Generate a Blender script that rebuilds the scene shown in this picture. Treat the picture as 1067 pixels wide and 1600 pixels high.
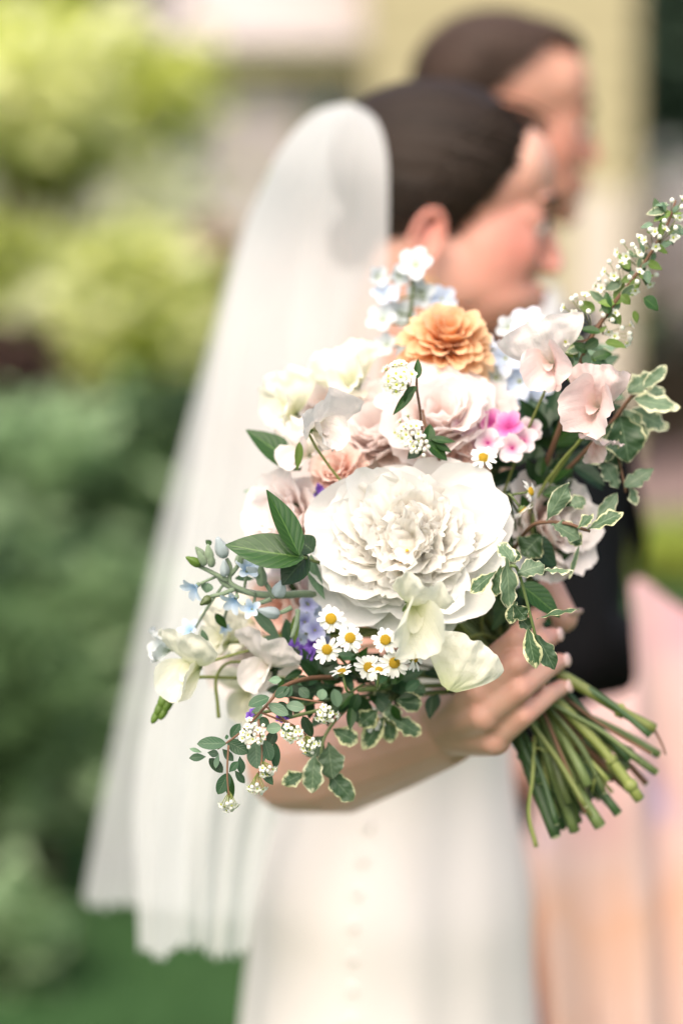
import bpy, bmesh, math, random
from math import sin, cos, pi, radians as R
from mathutils import Vector as V, Matrix, noise

# ------------------------------------------------------------------ camera, sky, sun, exposure
for o in list(bpy.data.objects): bpy.data.objects.remove(o)
sc = bpy.context.scene
COL = sc.collection
random.seed(7)
K = 24.0 / 85.0 / 1067.0            # tangent per photo pixel
TILT = math.atan(320 * K)
CAMZ = 1.45
cam_d = bpy.data.cameras.new('camera'); cam = bpy.data.objects.new('camera', cam_d); COL.objects.link(cam)
cam.location = (0, 0, CAMZ); cam.rotation_euler = (pi/2 - TILT, 0, 0)
cam_d.sensor_fit = 'HORIZONTAL'; cam_d.sensor_width = 24; cam_d.lens = 85
cam_d.clip_start = 0.05; cam_d.clip_end = 3000
cam_d.dof.use_dof = True; cam_d.dof.focus_distance = 1.488; cam_d.dof.aperture_fstop = 2.3
sc.camera = cam

SUN_EL, SUN_AZ = R(50), R(-160)      # azimuth measured from +Y towards +X : veiled sun high behind the camera, to the left
w = bpy.data.worlds.new('World'); sc.world = w; w.use_nodes = True
nt = w.node_tree; bg = nt.nodes['Background']
sky = nt.nodes.new('ShaderNodeTexSky'); sky.sky_type = 'NISHITA'; sky.sun_disc = False
sky.sun_elevation = SUN_EL; sky.sun_rotation = SUN_AZ
sky.air_density = 0.8; sky.dust_density = 7.0; sky.ozone_density = 0.3
nt.links.new(sky.outputs[0], bg.inputs[0]); bg.inputs[1].default_value = 0.15
sd = bpy.data.lights.new('sun', 'SUN'); sd.energy = 1.4; sd.angle = R(115); sd.color = (1.0, 0.975, 0.94)
sun = bpy.data.objects.new('sun', sd); COL.objects.link(sun)
sdir = V((sin(SUN_AZ)*cos(SUN_EL), cos(SUN_AZ)*cos(SUN_EL), sin(SUN_EL)))
sun.rotation_euler = sdir.to_track_quat('Z', 'Y').to_euler(); sun.location = sdir*20
vs = sc.view_settings
vs.view_transform = 'Standard'; vs.look = 'None'; vs.gamma = 1.0; vs.exposure = 0.80
sc.render.engine = 'CYCLES'
sc.cycles.use_denoising = True; sc.cycles.max_bounces = 12; sc.cycles.diffuse_bounces = 10; sc.cycles.transmission_bounces = 10; sc.cycles.transparent_max_bounces = 16
sc.cycles.use_adaptive_sampling = True; sc.cycles.adaptive_threshold = 0.01
sc.cycles.caustics_reflective = False; sc.cycles.caustics_refractive = False

FWD = V((0, cos(TILT), -sin(TILT))); UP = V((0, sin(TILT), cos(TILT))); RT = V((1, 0, 0))
def P(px, py, d):
    """point seen at photo pixel (px,py) at distance d along the view axis"""
    return V((0, 0, CAMZ)) + d*(FWD + (px-533.5)*K*RT - (py-800)*K*UP)
def D(a, b, c):
    """direction: a to the right, b up, c towards the camera"""
    return (a*RT + b*UP - c*FWD).normalized()

# ------------------------------------------------------------------ materials
def lin(c): return tuple((x/12.92 if x <= .04045 else ((x+.055)/1.055)**2.4) for x in c)
def rgb(r, g, b): return lin((r/255, g/255, b/255)) + (1,)
class NT:
    def __init__(s, name):
        s.m = bpy.data.materials.new(name); s.m.use_nodes = True
        s.t = s.m.node_tree; s.t.nodes.clear()
        s.out = s.n('ShaderNodeOutputMaterial')
    def n(s, typ, **kw):
        x = s.t.nodes.new(typ)
        for k, v in kw.items(): setattr(x, k, v)
        return x
    def l(s, a, b): s.t.links.new(a, b)
    def math(s, op, a, b=None, clamp=False):
        x = s.n('ShaderNodeMath', operation=op, use_clamp=clamp)
        for i, v in enumerate((a, b)):
            if v is None: continue
            if isinstance(v, (int, float)): x.inputs[i].default_value = v
            else: s.l(v, x.inputs[i])
        return x.outputs[0]
    def mix(s, f, a, b, blend='MIX'):
        x = s.n('ShaderNodeMix', data_type='RGBA', blend_type=blend)
        for i, v in ((0, f), (6, a), (7, b)):
            if isinstance(v, (int, float)): x.inputs[i].default_value = v
            elif isinstance(v, tuple): x.inputs[i].default_value = v
            else: s.l(v, x.inputs[i])
        return x.outputs[2]
    def noise(s, scale, detail=3, vec=None, rough=.55):
        x = s.n('ShaderNodeTexNoise'); x.inputs['Scale'].default_value = scale
        x.inputs['Detail'].default_value = detail; x.inputs['Roughness'].default_value = rough
        if vec is not None: s.l(vec, x.inputs['Vector'])
        return x.outputs['Fac']
    def coord(s, which='Object'): return s.n('ShaderNodeTexCoord').outputs[which]
    def uv(s):
        sp = s.n('ShaderNodeSeparateXYZ'); s.l(s.n('ShaderNodeTexCoord').outputs['UV'], sp.inputs[0]); return sp.outputs[0], sp.outputs[1]
    def vary(s, col, amt=.12):
        """value shift per object"""
        oi = s.n('ShaderNodeObjectInfo'); h = s.n('ShaderNodeHueSaturation')
        s.l(s.math('MULTIPLY_ADD', oi.outputs['Random'], 2*amt), h.inputs['Value'])
        h.inputs['Value'].links[0].from_node.inputs[2].default_value = 1-amt
        if isinstance(col, tuple): h.inputs['Color'].default_value = col
        else: s.l(col, h.inputs['Color'])
        return h.outputs[0]
    def ramp(s, fac, stops):
        x = s.n('ShaderNodeValToRGB'); e = x.color_ramp.elements
        while len(e) < len(stops): e.new(.5)
        for i, (p, c) in enumerate(stops): e[i].position = p; e[i].color = c
        s.l(fac, x.inputs[0]); return x.outputs[0]
    def bump(s, h, strength=.2, dist=.001):
        b = s.n('ShaderNodeBump'); b.inputs['Strength'].default_value = strength; b.inputs['Distance'].default_value = dist
        s.l(h, b.inputs['Height']); return b.outputs[0]
    def finish(s, col, rough=.5, transl=0, bump=None, spec=.4, tcol=None, alpha=None, sheen=0, metal=0, sss=0):
        p = s.n('ShaderNodeBsdfPrincipled')
        if isinstance(col, tuple): p.inputs['Base Color'].default_value = col
        else: s.l(col, p.inputs['Base Color'])
        if isinstance(rough, (int, float)): p.inputs['Roughness'].default_value = rough
        else: s.l(rough, p.inputs['Roughness'])
        p.inputs['Specular IOR Level'].default_value = spec; p.inputs['Metallic'].default_value = metal
        p.inputs['Sheen Weight'].default_value = sheen
        if sss:
            p.inputs['Subsurface Weight'].default_value = sss; p.inputs['Subsurface Radius'].default_value = (1, .35, .2)
            p.inputs['Subsurface Scale'].default_value = .006
        if bump is not None: s.l(bump, p.inputs['Normal'])
        sh = p.outputs[0]
        if transl:
            t = s.n('ShaderNodeBsdfTranslucent'); c = tcol if tcol is not None else col
            if isinstance(c, tuple): t.inputs[0].default_value = c
            else: s.l(c, t.inputs[0])
            if bump is not None: s.l(bump, t.inputs['Normal'])
            mx = s.n('ShaderNodeMixShader'); mx.inputs[0].default_value = transl
            s.l(sh, mx.inputs[1]); s.l(t.outputs[0], mx.inputs[2]); sh = mx.outputs[0]
        if alpha is not None:
            tr = s.n('ShaderNodeBsdfTransparent'); mx = s.n('ShaderNodeMixShader')
            if isinstance(alpha, (int, float)): mx.inputs[0].default_value = alpha
            else: s.l(alpha, mx.inputs[0])
            s.l(tr.outputs[0], mx.inputs[1]); s.l(sh, mx.inputs[2]); sh = mx.outputs[0]
        s.l(sh, s.out.inputs[0]); return s.m

def petal_mat(name, base, mid, tip, transl=.35, vein=.06, rough=.6, var=.04, bump=.25):
    s = NT(name); u, v = s.uv()
    nz = s.noise(9, 3, s.coord('UV'))
    f = s.math('ADD', v, s.math('MULTIPLY', s.math('SUBTRACT', nz, .5), .35))
    c = s.ramp(f, [(0.0, base), (.45, mid), (.95, tip)])
    cb = s.n('ShaderNodeCombineXYZ'); s.l(s.math('MULTIPLY', u, 46), cb.inputs[0]); s.l(s.math('MULTIPLY', v, 2.2), cb.inputs[1])
    vn = s.noise(1.0, 2, cb.outputs[0])
    c = s.mix(s.math('MULTIPLY', vn, vein*2), c, s.mix(.5, c, base), 'MIX')
    c = s.vary(c, var)
    h = s.math('ADD', vn, s.math('MULTIPLY', s.noise(14, 4, s.coord('UV')), .8))
    return s.finish(c, rough, transl, s.bump(h, bump, .0012), spec=.25, sheen=.1)

def leaf_mat(name, col, col2, vein, edge=None, transl=.25, rough=.42, spec=.45, edgew=.66, var=.18):
    s = NT(name); u, v = s.uv()
    a = s.math('ABSOLUTE', s.math('MULTIPLY_ADD', u, 2)); a.node.inputs[0].links[0].from_node.inputs[2].default_value = -1
    c = s.mix(s.noise(5, 3, s.coord('UV')), col, col2)
    sv = s.math('PINGPONG', s.math('ADD', s.math('MULTIPLY', v, 7), s.math('MULTIPLY', a, -2.2)), .5)
    svm = s.math('MULTIPLY', s.math('LESS_THAN', sv, .06), .35)
    c = s.mix(svm, c, vein)
    c = s.mix(s.math('MULTIPLY', s.math('LESS_THAN', a, .05), .8), c, vein)
    if edge:
        ed = s.math('MAXIMUM', a, s.math('MULTIPLY', s.math('MULTIPLY', v, v), .93))
        oi_ = s.n('ShaderNodeObjectInfo').outputs['Random']
        nn = s.math('ADD', s.math('MULTIPLY', s.math('SUBTRACT', oi_, .45), .30), s.math('MULTIPLY', s.math('SUBTRACT', s.noise(7, 4, s.coord('UV')), .5), .75))
        c = s.mix(s.math('MULTIPLY', s.math('SUBTRACT', s.math('ADD', ed, nn), edgew), 12, True), c, edge)
    c = s.vary(c, var)
    # paler underside
    g = s.n('ShaderNodeNewGeometry'); c = s.mix(s.math('MULTIPLY', g.outputs['Backfacing'], .45), c, s.mix(.5, c, (.30, .38, .26, 1)))
    h = s.math('ADD', s.math('MULTIPLY', sv, .9), s.math('MULTIPLY', s.noise(22, 3, s.coord('UV')), .35))
    return s.finish(c, rough, transl, s.bump(h, .3, .0012), spec)

def plain_mat(name, c1, c2=None, scale=60, rough=.6, transl=0, bump=.15, spec=.35, var=.08, dist=.002, sss=0, sheen=0, metal=0):
    s = NT(name); n = s.noise(scale, 4, s.coord('Object'))
    c = s.vary(s.mix(n, c1, c2 or c1), var)
    return s.finish(c, rough, transl, s.bump(n, bump, dist) if bump else None, spec, sss=sss, sheen=sheen, metal=metal)

W_ = lambda r, g, b: (r, g, b, 1)
M = {}
M['peony'] = petal_mat('peony_petal', W_(.82,.78,.56), W_(.86,.85,.80), W_(.88,.87,.845), .34, .04, bump=.15)
M['peony_in'] = petal_mat('peony_inner_petal', W_(.86,.74,.42), W_(.88,.85,.77), W_(.89,.87,.835), .48, .05, bump=.15)
M['blush'] = petal_mat('blush_petal', W_(.90,.70,.62), W_(.90,.795,.755), W_(.91,.86,.84), .40, .04)
M['peach'] = petal_mat('peach_petal', W_(.84,.46,.34), W_(.87,.60,.50), W_(.89,.72,.64), .38)
M['dahlia'] = petal_mat('apricot_petal', W_(.84,.34,.10), W_(.88,.50,.22), W_(.90,.66,.42), .42, .05)
M['spea_white'] = petal_mat('cream_sweet_pea', W_(.70,.74,.42), W_(.82,.81,.66), W_(.85,.84,.74), .38, .14, bump=.4)
M['spea_pinkish'] = petal_mat('pale_sweet_pea', W_(.80,.78,.62), W_(.86,.80,.76), W_(.87,.81,.79), .38, .12, bump=.4)
M['spea_pink'] = petal_mat('pink_sweet_pea', W_(.84,.78,.66), W_(.86,.64,.61), W_(.88,.72,.70), .36, .12, bump=.4)
M['blue'] = petal_mat('pale_blue_petal', W_(.62,.70,.80), W_(.58,.68,.84), W_(.70,.76,.86), .3)
M['tweed'] = petal_mat('sky_blue_petal', W_(.34,.55,.80), W_(.54,.68,.84), W_(.70,.78,.87), .3)
M['bluewhite'] = petal_mat('white_blue_petal', W_(.60,.68,.58), W_(.70,.76,.76), W_(.76,.79,.81), .3)
M['lav'] = petal_mat('lavender_petal', W_(.26,.24,.52), W_(.42,.45,.72), W_(.60,.64,.84), .25)
M['purple'] = petal_mat('purple_petal', W_(.10,.03,.28), W_(.16,.07,.42), W_(.26,.14,.55), .2)
M['magenta'] = petal_mat('magenta_petal', W_(.45,.04,.22), W_(.72,.16,.46), W_(.82,.42,.62), .25)
M['dianthus'] = petal_mat('white_pink_petal', W_(.70,.20,.42), W_(.84,.66,.72), W_(.87,.83,.82), .28)
M['daisy'] = petal_mat('daisy_petal', W_(.82,.82,.66), W_(.86,.86,.83), W_(.87,.87,.85), .25)
M['disc'] = plain_mat('daisy_disc', W_(.50,.34,.02), W_(.40,.25,.015), 900, .7, bump=.4, dist=.001)
M['stamen'] = plain_mat('stamen', W_(.72,.45,.05), W_(.6,.34,.03), 300, .7)
M['spirea'] = plain_mat('spirea_petal', W_(.84,.84,.74), W_(.87,.87,.80), 200, .6, .25, 0)
M['spirea_eye'] = plain_mat('spirea_centre', W_(.46,.50,.08), W_(.38,.45,.05), 200, .6, 0, 0)
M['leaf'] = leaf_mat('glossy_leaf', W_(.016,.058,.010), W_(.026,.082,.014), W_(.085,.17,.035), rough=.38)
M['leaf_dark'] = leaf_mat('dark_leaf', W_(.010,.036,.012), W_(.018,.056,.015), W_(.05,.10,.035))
M['leaf_sp'] = leaf_mat('spirea_leaf', W_(.022,.072,.028), W_(.040,.105,.046), W_(.10,.17,.085), transl=.22)
M['leaf_pale'] = leaf_mat('pale_spirea_leaf', W_(.12,.22,.13), W_(.18,.29,.18), W_(.25,.36,.22), transl=.25)
M['leaf_lime'] = leaf_mat('lime_leaf', W_(.12,.22,.035), W_(.19,.30,.06), W_(.30,.38,.14), transl=.35)
M['varieg'] = leaf_mat('variegated_leaf', W_(.035,.085,.032), W_(.07,.13,.06), W_(.16,.24,.13), W_(.62,.62,.36), transl=.25, edgew=.80)
M['varieg_pale'] = leaf_mat('variegated_sage_leaf', W_(.10,.17,.09), W_(.16,.24,.14), W_(.26,.34,.20), W_(.66,.66,.44), transl=.28, edgew=.80)
M['cut'] = plain_mat('cut_stem_end', W_(.42,.46,.26), W_(.50,.52,.32), 200, .6)
M['stem'] = plain_mat('green_stem', W_(.085,.125,.04), W_(.13,.17,.06), 90, .45, 0, .2, .4, .3)
M['stem_lime'] = plain_mat('lime_stem', W_(.18,.22,.055), W_(.24,.27,.08), 90, .45, 0, .2, .4, .2)
M['stem_dark'] = plain_mat('dark_green_stem', W_(.035,.075,.025), W_(.05,.10,.03), 90, .45, 0, .2, .4, .2)
M['twig'] = plain_mat('brown_twig', W_(.14,.07,.045), W_(.20,.11,.06), 120, .65, 0, .3)
M['fuzzy'] = plain_mat('fuzzy_grey_green', W_(.17,.24,.15), W_(.24,.31,.20), 200, .75, .1, .3, .2, .15, sheen=.4)
M['bud_blue'] = plain_mat('grey_blue_bud', W_(.30,.38,.38), W_(.46,.52,.55), 120, .7, .15, .3, sheen=.3)

# ------------------------------------------------------------------ scene helpers
def tag(o, label=None, cat=None, group=None, kind=None):
    if label: o['label'] = label
    if cat: o['category'] = cat
    if group: o['group'] = group
    if kind: o['kind'] = kind
    return o
def root(name, loc, label, cat, group=None):
    o = bpy.data.objects.new(name, None); COL.objects.link(o); o.location = loc
    o.empty_display_size = .02
    return tag(o, label, cat, group)
def off(o):
    """world location of an object whose ancestors only translate"""
    v = V((0, 0, 0))
    while o: v += V(o.location); o = o.parent
    return v
def mesh(name, vs_, fs, mat, parent=None, uvs=None, smooth=True, world=True):
    """one mesh object; vs_ in world coordinates"""
    loc = off(parent) if (parent and world) else V((0, 0, 0))
    me = bpy.data.meshes.new(name)
    me.from_pydata([tuple(V(v)-loc) for v in vs_], [], fs)
    if uvs is not None:
        ul = me.uv_layers.new(name='UVMap'); li = [0]*len(me.loops); me.loops.foreach_get('vertex_index', li)
        flat = [c for i in li for c in uvs[i]]; ul.data.foreach_set('uv', flat)
    if smooth: me.polygons.foreach_set('use_smooth', [True]*len(me.polygons))
    for m in (mat if isinstance(mat, list) else [mat]): me.materials.append(m)
    me.update()
    o = bpy.data.objects.new(name, me); COL.objects.link(o)
    if parent: o.parent = parent
    return o
def gridfaces(nu, nv, o=0):
    return [(o+j*nu+i, o+j*nu+i+1, o+(j+1)*nu+i+1, o+(j+1)*nu+i) for j in range(nv-1) for i in range(nu-1)]
def frame(n, up=None):
    z = n.normalized(); up = up or UP
    x = up.cross(z)
    if x.length < 1e-4: x = RT.cross(z)
    x.normalize(); y = z.cross(x)
    return Matrix((x, y, z)).transposed()
def catmull(pts, n=6):
    pts = [V(p) for p in pts]
    q = [pts[0]*2-pts[1]] + pts + [pts[-1]*2-pts[-2]]; out = []
    for i in range(1, len(q)-2):
        a, b, c, d = q[i-1:i+3]
        for k in range(n):
            t = k/n; out.append(.5*((2*b)+(c-a)*t+(2*a-5*b+4*c-d)*t*t+(3*b-a-3*c+d)*t**3))
    out.append(pts[-1]); return out
def tube_geo(path, rad, ns=7, cap=True, o=0):
    """rad: number or list, tube along path"""
    n = len(path); rr = [rad]*n if isinstance(rad, (int, float)) else [rad[min(len(rad)-1, int(i/(n-1)*(len(rad)-1)))]*(1-f)+rad[min(len(rad)-1, int(i/(n-1)*(len(rad)-1))+1)]*f for i in range(n) for f in [(i/(n-1)*(len(rad)-1)) % 1.0]]
    vs_, fs = [], []; t0 = (path[1]-path[0]).normalized(); a = t0.orthogonal().normalized()
    for i in range(n):
        t = (path[min(i+1, n-1)]-path[max(i-1, 0)]).normalized()
        a = (a-t*a.dot(t)).normalized(); b = t.cross(a)
        for k in range(ns):
            th = 2*pi*k/ns; vs_.append(path[i]+(a*cos(th)+b*sin(th))*rr[i])
    for i in range(n-1):
        for k in range(ns):
            fs.append((o+i*ns+k, o+i*ns+(k+1) % ns, o+(i+1)*ns+(k+1) % ns, o+(i+1)*ns+k))
    if cap: fs.append(tuple(o+k for k in range(ns))[::-1]); fs.append(tuple(o+(n-1)*ns+k for k in range(ns)))
    return vs_, fs
def tube(name, path, rad, mat, parent, ns=7):
    v, f = tube_geo(path, rad, ns); return mesh(name, v, f, mat, parent)
def ellipsoid_geo(c, r, rot=None, nu=16, nv=10, o=0, fn=None):
    rot = rot or Matrix.Identity(3); vs_, fs = [], []
    c = V(c); r = (r, r, r) if isinstance(r, (int, float)) else r
    vs_.append(c+rot@V((0, 0, -r[2])))
    for j in range(1, nv):
        ph = -pi/2+pi*j/nv
        for i in range(nu):
            th = 2*pi*i/nu; p = V((cos(ph)*cos(th)*r[0], cos(ph)*sin(th)*r[1], sin(ph)*r[2]))
            if fn: p = fn(p)
            vs_.append(c+rot@p)
    vs_.append(c+rot@V((0, 0, r[2]))); top = len(vs_)-1
    for i in range(nu): fs.append((o, o+1+(i+1) % nu, o+1+i))
    for j in range(nv-2):
        for i in range(nu):
            a = o+1+j*nu; fs.append((a+i, a+(i+1) % nu, a+nu+(i+1) % nu, a+nu+i))
    a = o+1+(nv-2)*nu
    for i in range(nu): fs.append((a+i, a+(i+1) % nu, o+top))
    return vs_, fs
def ellipsoid(name, c, r, mat, parent, rot=None, nu=14, nv=10, fn=None):
    v, f = ellipsoid_geo(c, r, rot, nu, nv, 0, fn); return mesh(name, v, f, mat, parent)
class Acc:
    """collects pieces too small to pick apart into one mesh"""
    def __init__(s): s.v, s.f, s.uv = [], [], []
    def add(s, v, f, uv=None):
        o = len(s.v); s.v += v; s.f += [tuple(i+o for i in q) for q in f]; s.uv += uv or [(.5, .6)]*len(v)
    def build(s, name, mat, parent, **k): return mesh(name, s.v, s.f, mat, parent, s.uv, **k)

# ------------------------------------------------------------------ petals and leaves
def petal_geo(L, W, th0, th1, phi=0, r0=0, z0=0, cup=.2, ruf=0, nr=3, jag=0, tip=.35, base=.25, notch=0, nu=9, nv=8, seed=0, e=1.0, roll=0, crink=0, crease=0):
    """a petal in flower space (z = flower axis); returns local verts, faces, uvs"""
    rnd = random.Random(seed); ph = rnd.uniform(0, 6.28); sx = rnd.uniform(-50, 50)
    th0, th1 = R(th0), R(th1); ns = 24
    rr, zz, tt = [r0], [z0], [th0]
    for i in range(ns):
        th = th0+(th1-th0)*((i+.5)/ns)**e
        rr.append(rr[-1]+sin(th)*L/ns); zz.append(zz[-1]+cos(th)*L/ns); tt.append(th)
    vs_, uv = [], []
    for j in range(nv):
        v = j/(nv-1)
        for i in range(nu):
            u = -1+2*i/(nu-1)
            Lu = 1-tip*abs(u)**2.4-notch*math.exp(-(u/.16)**2)
            if jag: Lu += jag*noise.noise(V((u*4.5+sx, 3.1, seed*.37)))*1.6+jag*.6*noise.noise(V((u*11+sx, 9.1, seed*.7)))
            s = min(1.0, max(0, v*Lu)); k = s*ns; a = min(ns-1, int(k)); f = k-a
            r = rr[a]*(1-f)+rr[a+1]*f; z = zz[a]*(1-f)+zz[a+1]*f; th = tt[a]*(1-f)+tt[a+1]*f
            w = W/2*(base+(1-base)*sin(pi/2*min(1, s/.72)))
            N = (-cos(th), sin(th))
            h = cup*w*u*u*1.0
            if ruf:
                h += ruf*W*.5*(v**2.2)*(.35+.65*abs(u))*sin(nr*pi*u+ph)
                h += ruf*W*.25*v*noise.noise(V((u*2.3+sx, v*2.5, seed)))
            if crink: h += crink*v*noise.noise(V((u*5+sx, v*4, seed*1.3)))+crink*.5*v*noise.noise(V((u*12+sx, v*7, seed*2.3)))
            h += roll*u*w+crease*w*abs(u)
            x = w*u*(1-.18*abs(cup)*u*u)
            p = V((r+N[0]*h, x, z+N[1]*h))
            vs_.append(p); uv.append((i/(nu-1), v))
    c, s_ = cos(phi), sin(phi)
    vs_ = [V((p.x*c-p.y*s_, p.x*s_+p.y*c, p.z)) for p in vs_]
    return vs_, gridfaces(nu, nv), uv
def put_petal(rt, C, F, mat, name='petal', parent=None, **kw):
    v, f, uv = petal_geo(**kw)
    return mesh(name, [C+F@p for p in v], f, mat, parent or rt, uv)
SEED = [100]
def layer(rt, C, F, mat, n, L, W, th0, th1, jit=.12, dphi=0, phis=None, **kw):
    for i in range(n):
        SEED[0] += 1; r = random.Random(SEED[0])
        phi = (phis[i] if phis else dphi+2*pi*i/n)+r.uniform(-1, 1)*jit*2
        q = lambda x, a=jit: x*(1+r.uniform(-a, a))
        k = dict(kw)
        for a in ('r0', 'cup', 'ruf'):
            if a in k: k[a] = q(k[a], .25)
        if 'z0' in k: k['z0'] = k['z0']+r.uniform(-.1, .1)*L
        put_petal(rt, C, F, mat, L=q(L), W=q(W), th0=th0+r.uniform(-1, 1)*50*jit, th1=th1+r.uniform(-1, 1)*70*jit, phi=phi, seed=SEED[0], roll=r.uniform(-.1, .1), **k)

def leaf_geo(b, t, Wd, nrm, curl=.1, fold=.25, wav=0, nw=4, shape='ovate', nu=7, nv=11, seed=0, twist=0, jagw=0, side=0):
    b, t = V(b), V(t); A = t-b; L = A.length; A.normalize()
    n = (nrm-A*nrm.dot(A)).normalized(); S = A.cross(n)
    rnd = random.Random(seed); ph = rnd.uniform(0, 6); vs_, uv = [], []
    for j in range(nv):
        v = j/(nv-1)
        if shape == 'ovate': w = sin(pi*v**.78)**.85
        elif shape == 'obovate': w = sin(pi*v**1.25)**.8
        elif shape == 'round': w = sin(pi*v)**.6
        else: w = sin(pi*v**.9)**1.1
        w = max(w, .04)*Wd/2
        tw = twist*v
        n2 = n*cos(tw)+S*sin(tw); S2 = S*cos(tw)-n*sin(tw)
        for i in range(nu):
            u = -1+2*i/(nu-1)
            ww = w*(1+jagw*noise.noise(V((v*6, (1.5 if u > 0 else -1.5), seed*1.7))))
            h = -curl*L*(v**2)+fold*w*abs(u)+wav*Wd*abs(u)**1.5*1.9*noise.noise(V((nw*1.9*v+ph*7, 3.3 if u > 0 else 9.7, seed*.31)))
            h += .03*Wd*noise.noise(V((u*2, v*3, seed)))
            vs_.append(b+A*(L*v)+S2*(ww*u+side*L*v*(1-v))+n2*h); uv.append((i/(nu-1), v))
    return vs_, gridfaces(nu, nv), uv
def leaf(rt, b, t, Wd, mat, nrm=None, name='leaf', parent=None, **kw):
    SEED[0] += 1
    v, f, uv = leaf_geo(b, t, Wd, nrm or D(0, .25, 1), seed=SEED[0], **kw)
    return mesh(name, v, f, M[mat], parent or rt, uv)
def leafpx(rt, bp, tp, wpx, d, mat, dd=0, nrm=None, **kw):
    """leaf from photo pixel bp to tp at distance d (tip dd further away)"""
    return leaf(rt, P(bp[0], bp[1], d), P(tp[0], tp[1], d+dd), wpx*K*d, mat, nrm, **kw)

# ------------------------------------------------------------------ the bundle of stems
GRIP = P(812, 1072, 1.626); AX = D(.60, -.79, -.10)      # grip and the direction the stems run out of the hand
BX = frame(AX)
SIDX = [0]
def stem(rt, B, n, rad=.0021, mat='stem', tail=True, parent=None, lead=.05, name='stem'):
    """stem from flower base B (leaving along -n) through the grip to its cut end"""
    i = SIDX[0]; SIDX[0] += 1; r = random.Random(900+i)
    a = i*2.399; q = math.sqrt(((i*7) % 29+.5)/29)
    g = V((cos(a), sin(a), 0))*.0155*q
    G = GRIP+BX@g
    e = V((-g.x*2.6+r.uniform(-.006, .006), -g.y*2.6+r.uniform(-.006, .006), .088+r.uniform(-.02, .012)))
    E = GRIP+BX@e
    c1 = B-n*lead; c2 = G-AX*min(.09, (B-G).length*.5)
    path = []
    for k in range(10):
        t = k/10; path.append(B*(1-t)**3+c1*3*t*(1-t)**2+c2*3*t*t*(1-t)+G*t**3)
    if tail:
        bend = BX@V((r.uniform(-1, 1), r.uniform(-1, 1), 0))*.003
        for k in range(6): t = k/5; path.append(G.lerp(E, t)+bend*sin(pi*t))
    else: path.append(G)
    return tube(name, path, [rad*.8, rad, rad*1.15], M[mat], parent or rt, 8)
# ================================================================== THE GARDEN
def X(px, d): return (px-533.5)*K*d
def Z(py, d): return CAMZ-(py-480)*K*d      # height seen at photo row py at distance d (horizon at row 480)
s = NT('lawn_grass'); nz = s.noise(.35, 4, s.coord('Object')); n2 = s.noise(60, 3, s.coord('Object'))
c = s.mix(nz, W_(.035,.085,.03), W_(.06,.13,.045)); c = s.mix(s.math('MULTIPLY', n2, .6), c, W_(.02,.05,.015))
M['lawn'] = s.finish(c, .9, 0, s.bump(n2, .6, .03), .1)
M['blade'] = plain_mat('grass_blade', W_(.03,.09,.025), W_(.07,.15,.04), 3, .7, .25, 0)
M['brickpath'] = plain_mat('brick_path', W_(.20,.135,.12), W_(.24,.165,.145), 5, .85, 0, .2)
M['road'] = plain_mat('asphalt', W_(.10,.105,.10), W_(.13,.13,.125), 4, .9, 0, .3)
M['cream'] = plain_mat('cream_paint', W_(.36,.32,.185), W_(.39,.345,.21), 1.5, .8, 0, .1, .2, 0)
M['grey'] = plain_mat('grey_siding', W_(.38,.345,.335), W_(.43,.39,.375), 2, .8, 0, .1, .2, 0)
M['palepaint'] = plain_mat('pale_paint', W_(.50,.45,.38), W_(.53,.48,.41), 2, .7, 0, 0, .2, 0)
M['roof'] = plain_mat('pale_roof_metal', W_(.40,.35,.335), W_(.46,.41,.39), .6, .55, 0, .1, .3, 0)
M['trim'] = plain_mat('olive_trim', W_(.30,.27,.12), W_(.35,.31,.15), 2, .7, 0, 0, .2, 0)
s = NT('window_glass'); M['glass'] = s.finish(W_(.05,.075,.065), .08, spec=.6)
M['bark'] = plain_mat('bark', W_(.08,.055,.04), W_(.13,.09,.065), 14, .9, 0, .7, .1, .1, .02)
def bgleaf(name, a, b, tr=.35, rough=.5):
    s = NT(name); g_ = s.noise(1.3, 3, s.coord('Object')); r_ = s.n('ShaderNodeNewGeometry').outputs['Random Per Island']
    c = s.mix(s.math('ADD', s.math('MULTIPLY', g_, .5), s.math('MULTIPLY', r_, .5)), a, b)
    M[name] = s.finish(c, rough, tr, None, .3)
bgleaf('tree_yellow', W_(.44,.52,.05), W_(.76,.78,.24), .5); bgleaf('tree_sage', W_(.48,.54,.26), W_(.76,.76,.54), .45)  # sunlit brightness is painted into the upper left foliage colours
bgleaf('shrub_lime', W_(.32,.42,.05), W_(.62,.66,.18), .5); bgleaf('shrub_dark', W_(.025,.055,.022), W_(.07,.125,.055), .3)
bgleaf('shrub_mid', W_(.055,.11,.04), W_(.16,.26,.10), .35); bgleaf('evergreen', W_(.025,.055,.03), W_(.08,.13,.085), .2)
bgleaf('shrub_lit', W_(.24,.40,.18), W_(.46,.58,.34), .45); bgleaf('leaf_highlight', W_(.74,.78,.30), W_(.86,.86,.58), .4); bgleaf('shrub_red', W_(.05,.028,.022), W_(.09,.05,.035), .2); bgleaf('blossom_white', W_(.84,.80,.79), W_(.90,.88,.87), .5); bgleaf('blossom_peach', W_(.75,.50,.40), W_(.82,.64,.54), .3)  # lit shrub leaves and pale leaves paint highlights into the crowns

def box(name, x0, x1, y0, y1, z0, z1, mat, parent=None):
    v = [V((x, y, z)) for z in (z0, z1) for y in (y0, y1) for x in (x0, x1)]
    return mesh(name, v, [(0, 2, 3, 1), (4, 5, 7, 6), (0, 1, 5, 4), (2, 6, 7, 3), (0, 4, 6, 2), (1, 3, 7, 5)], M[mat], parent, smooth=False)
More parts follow.
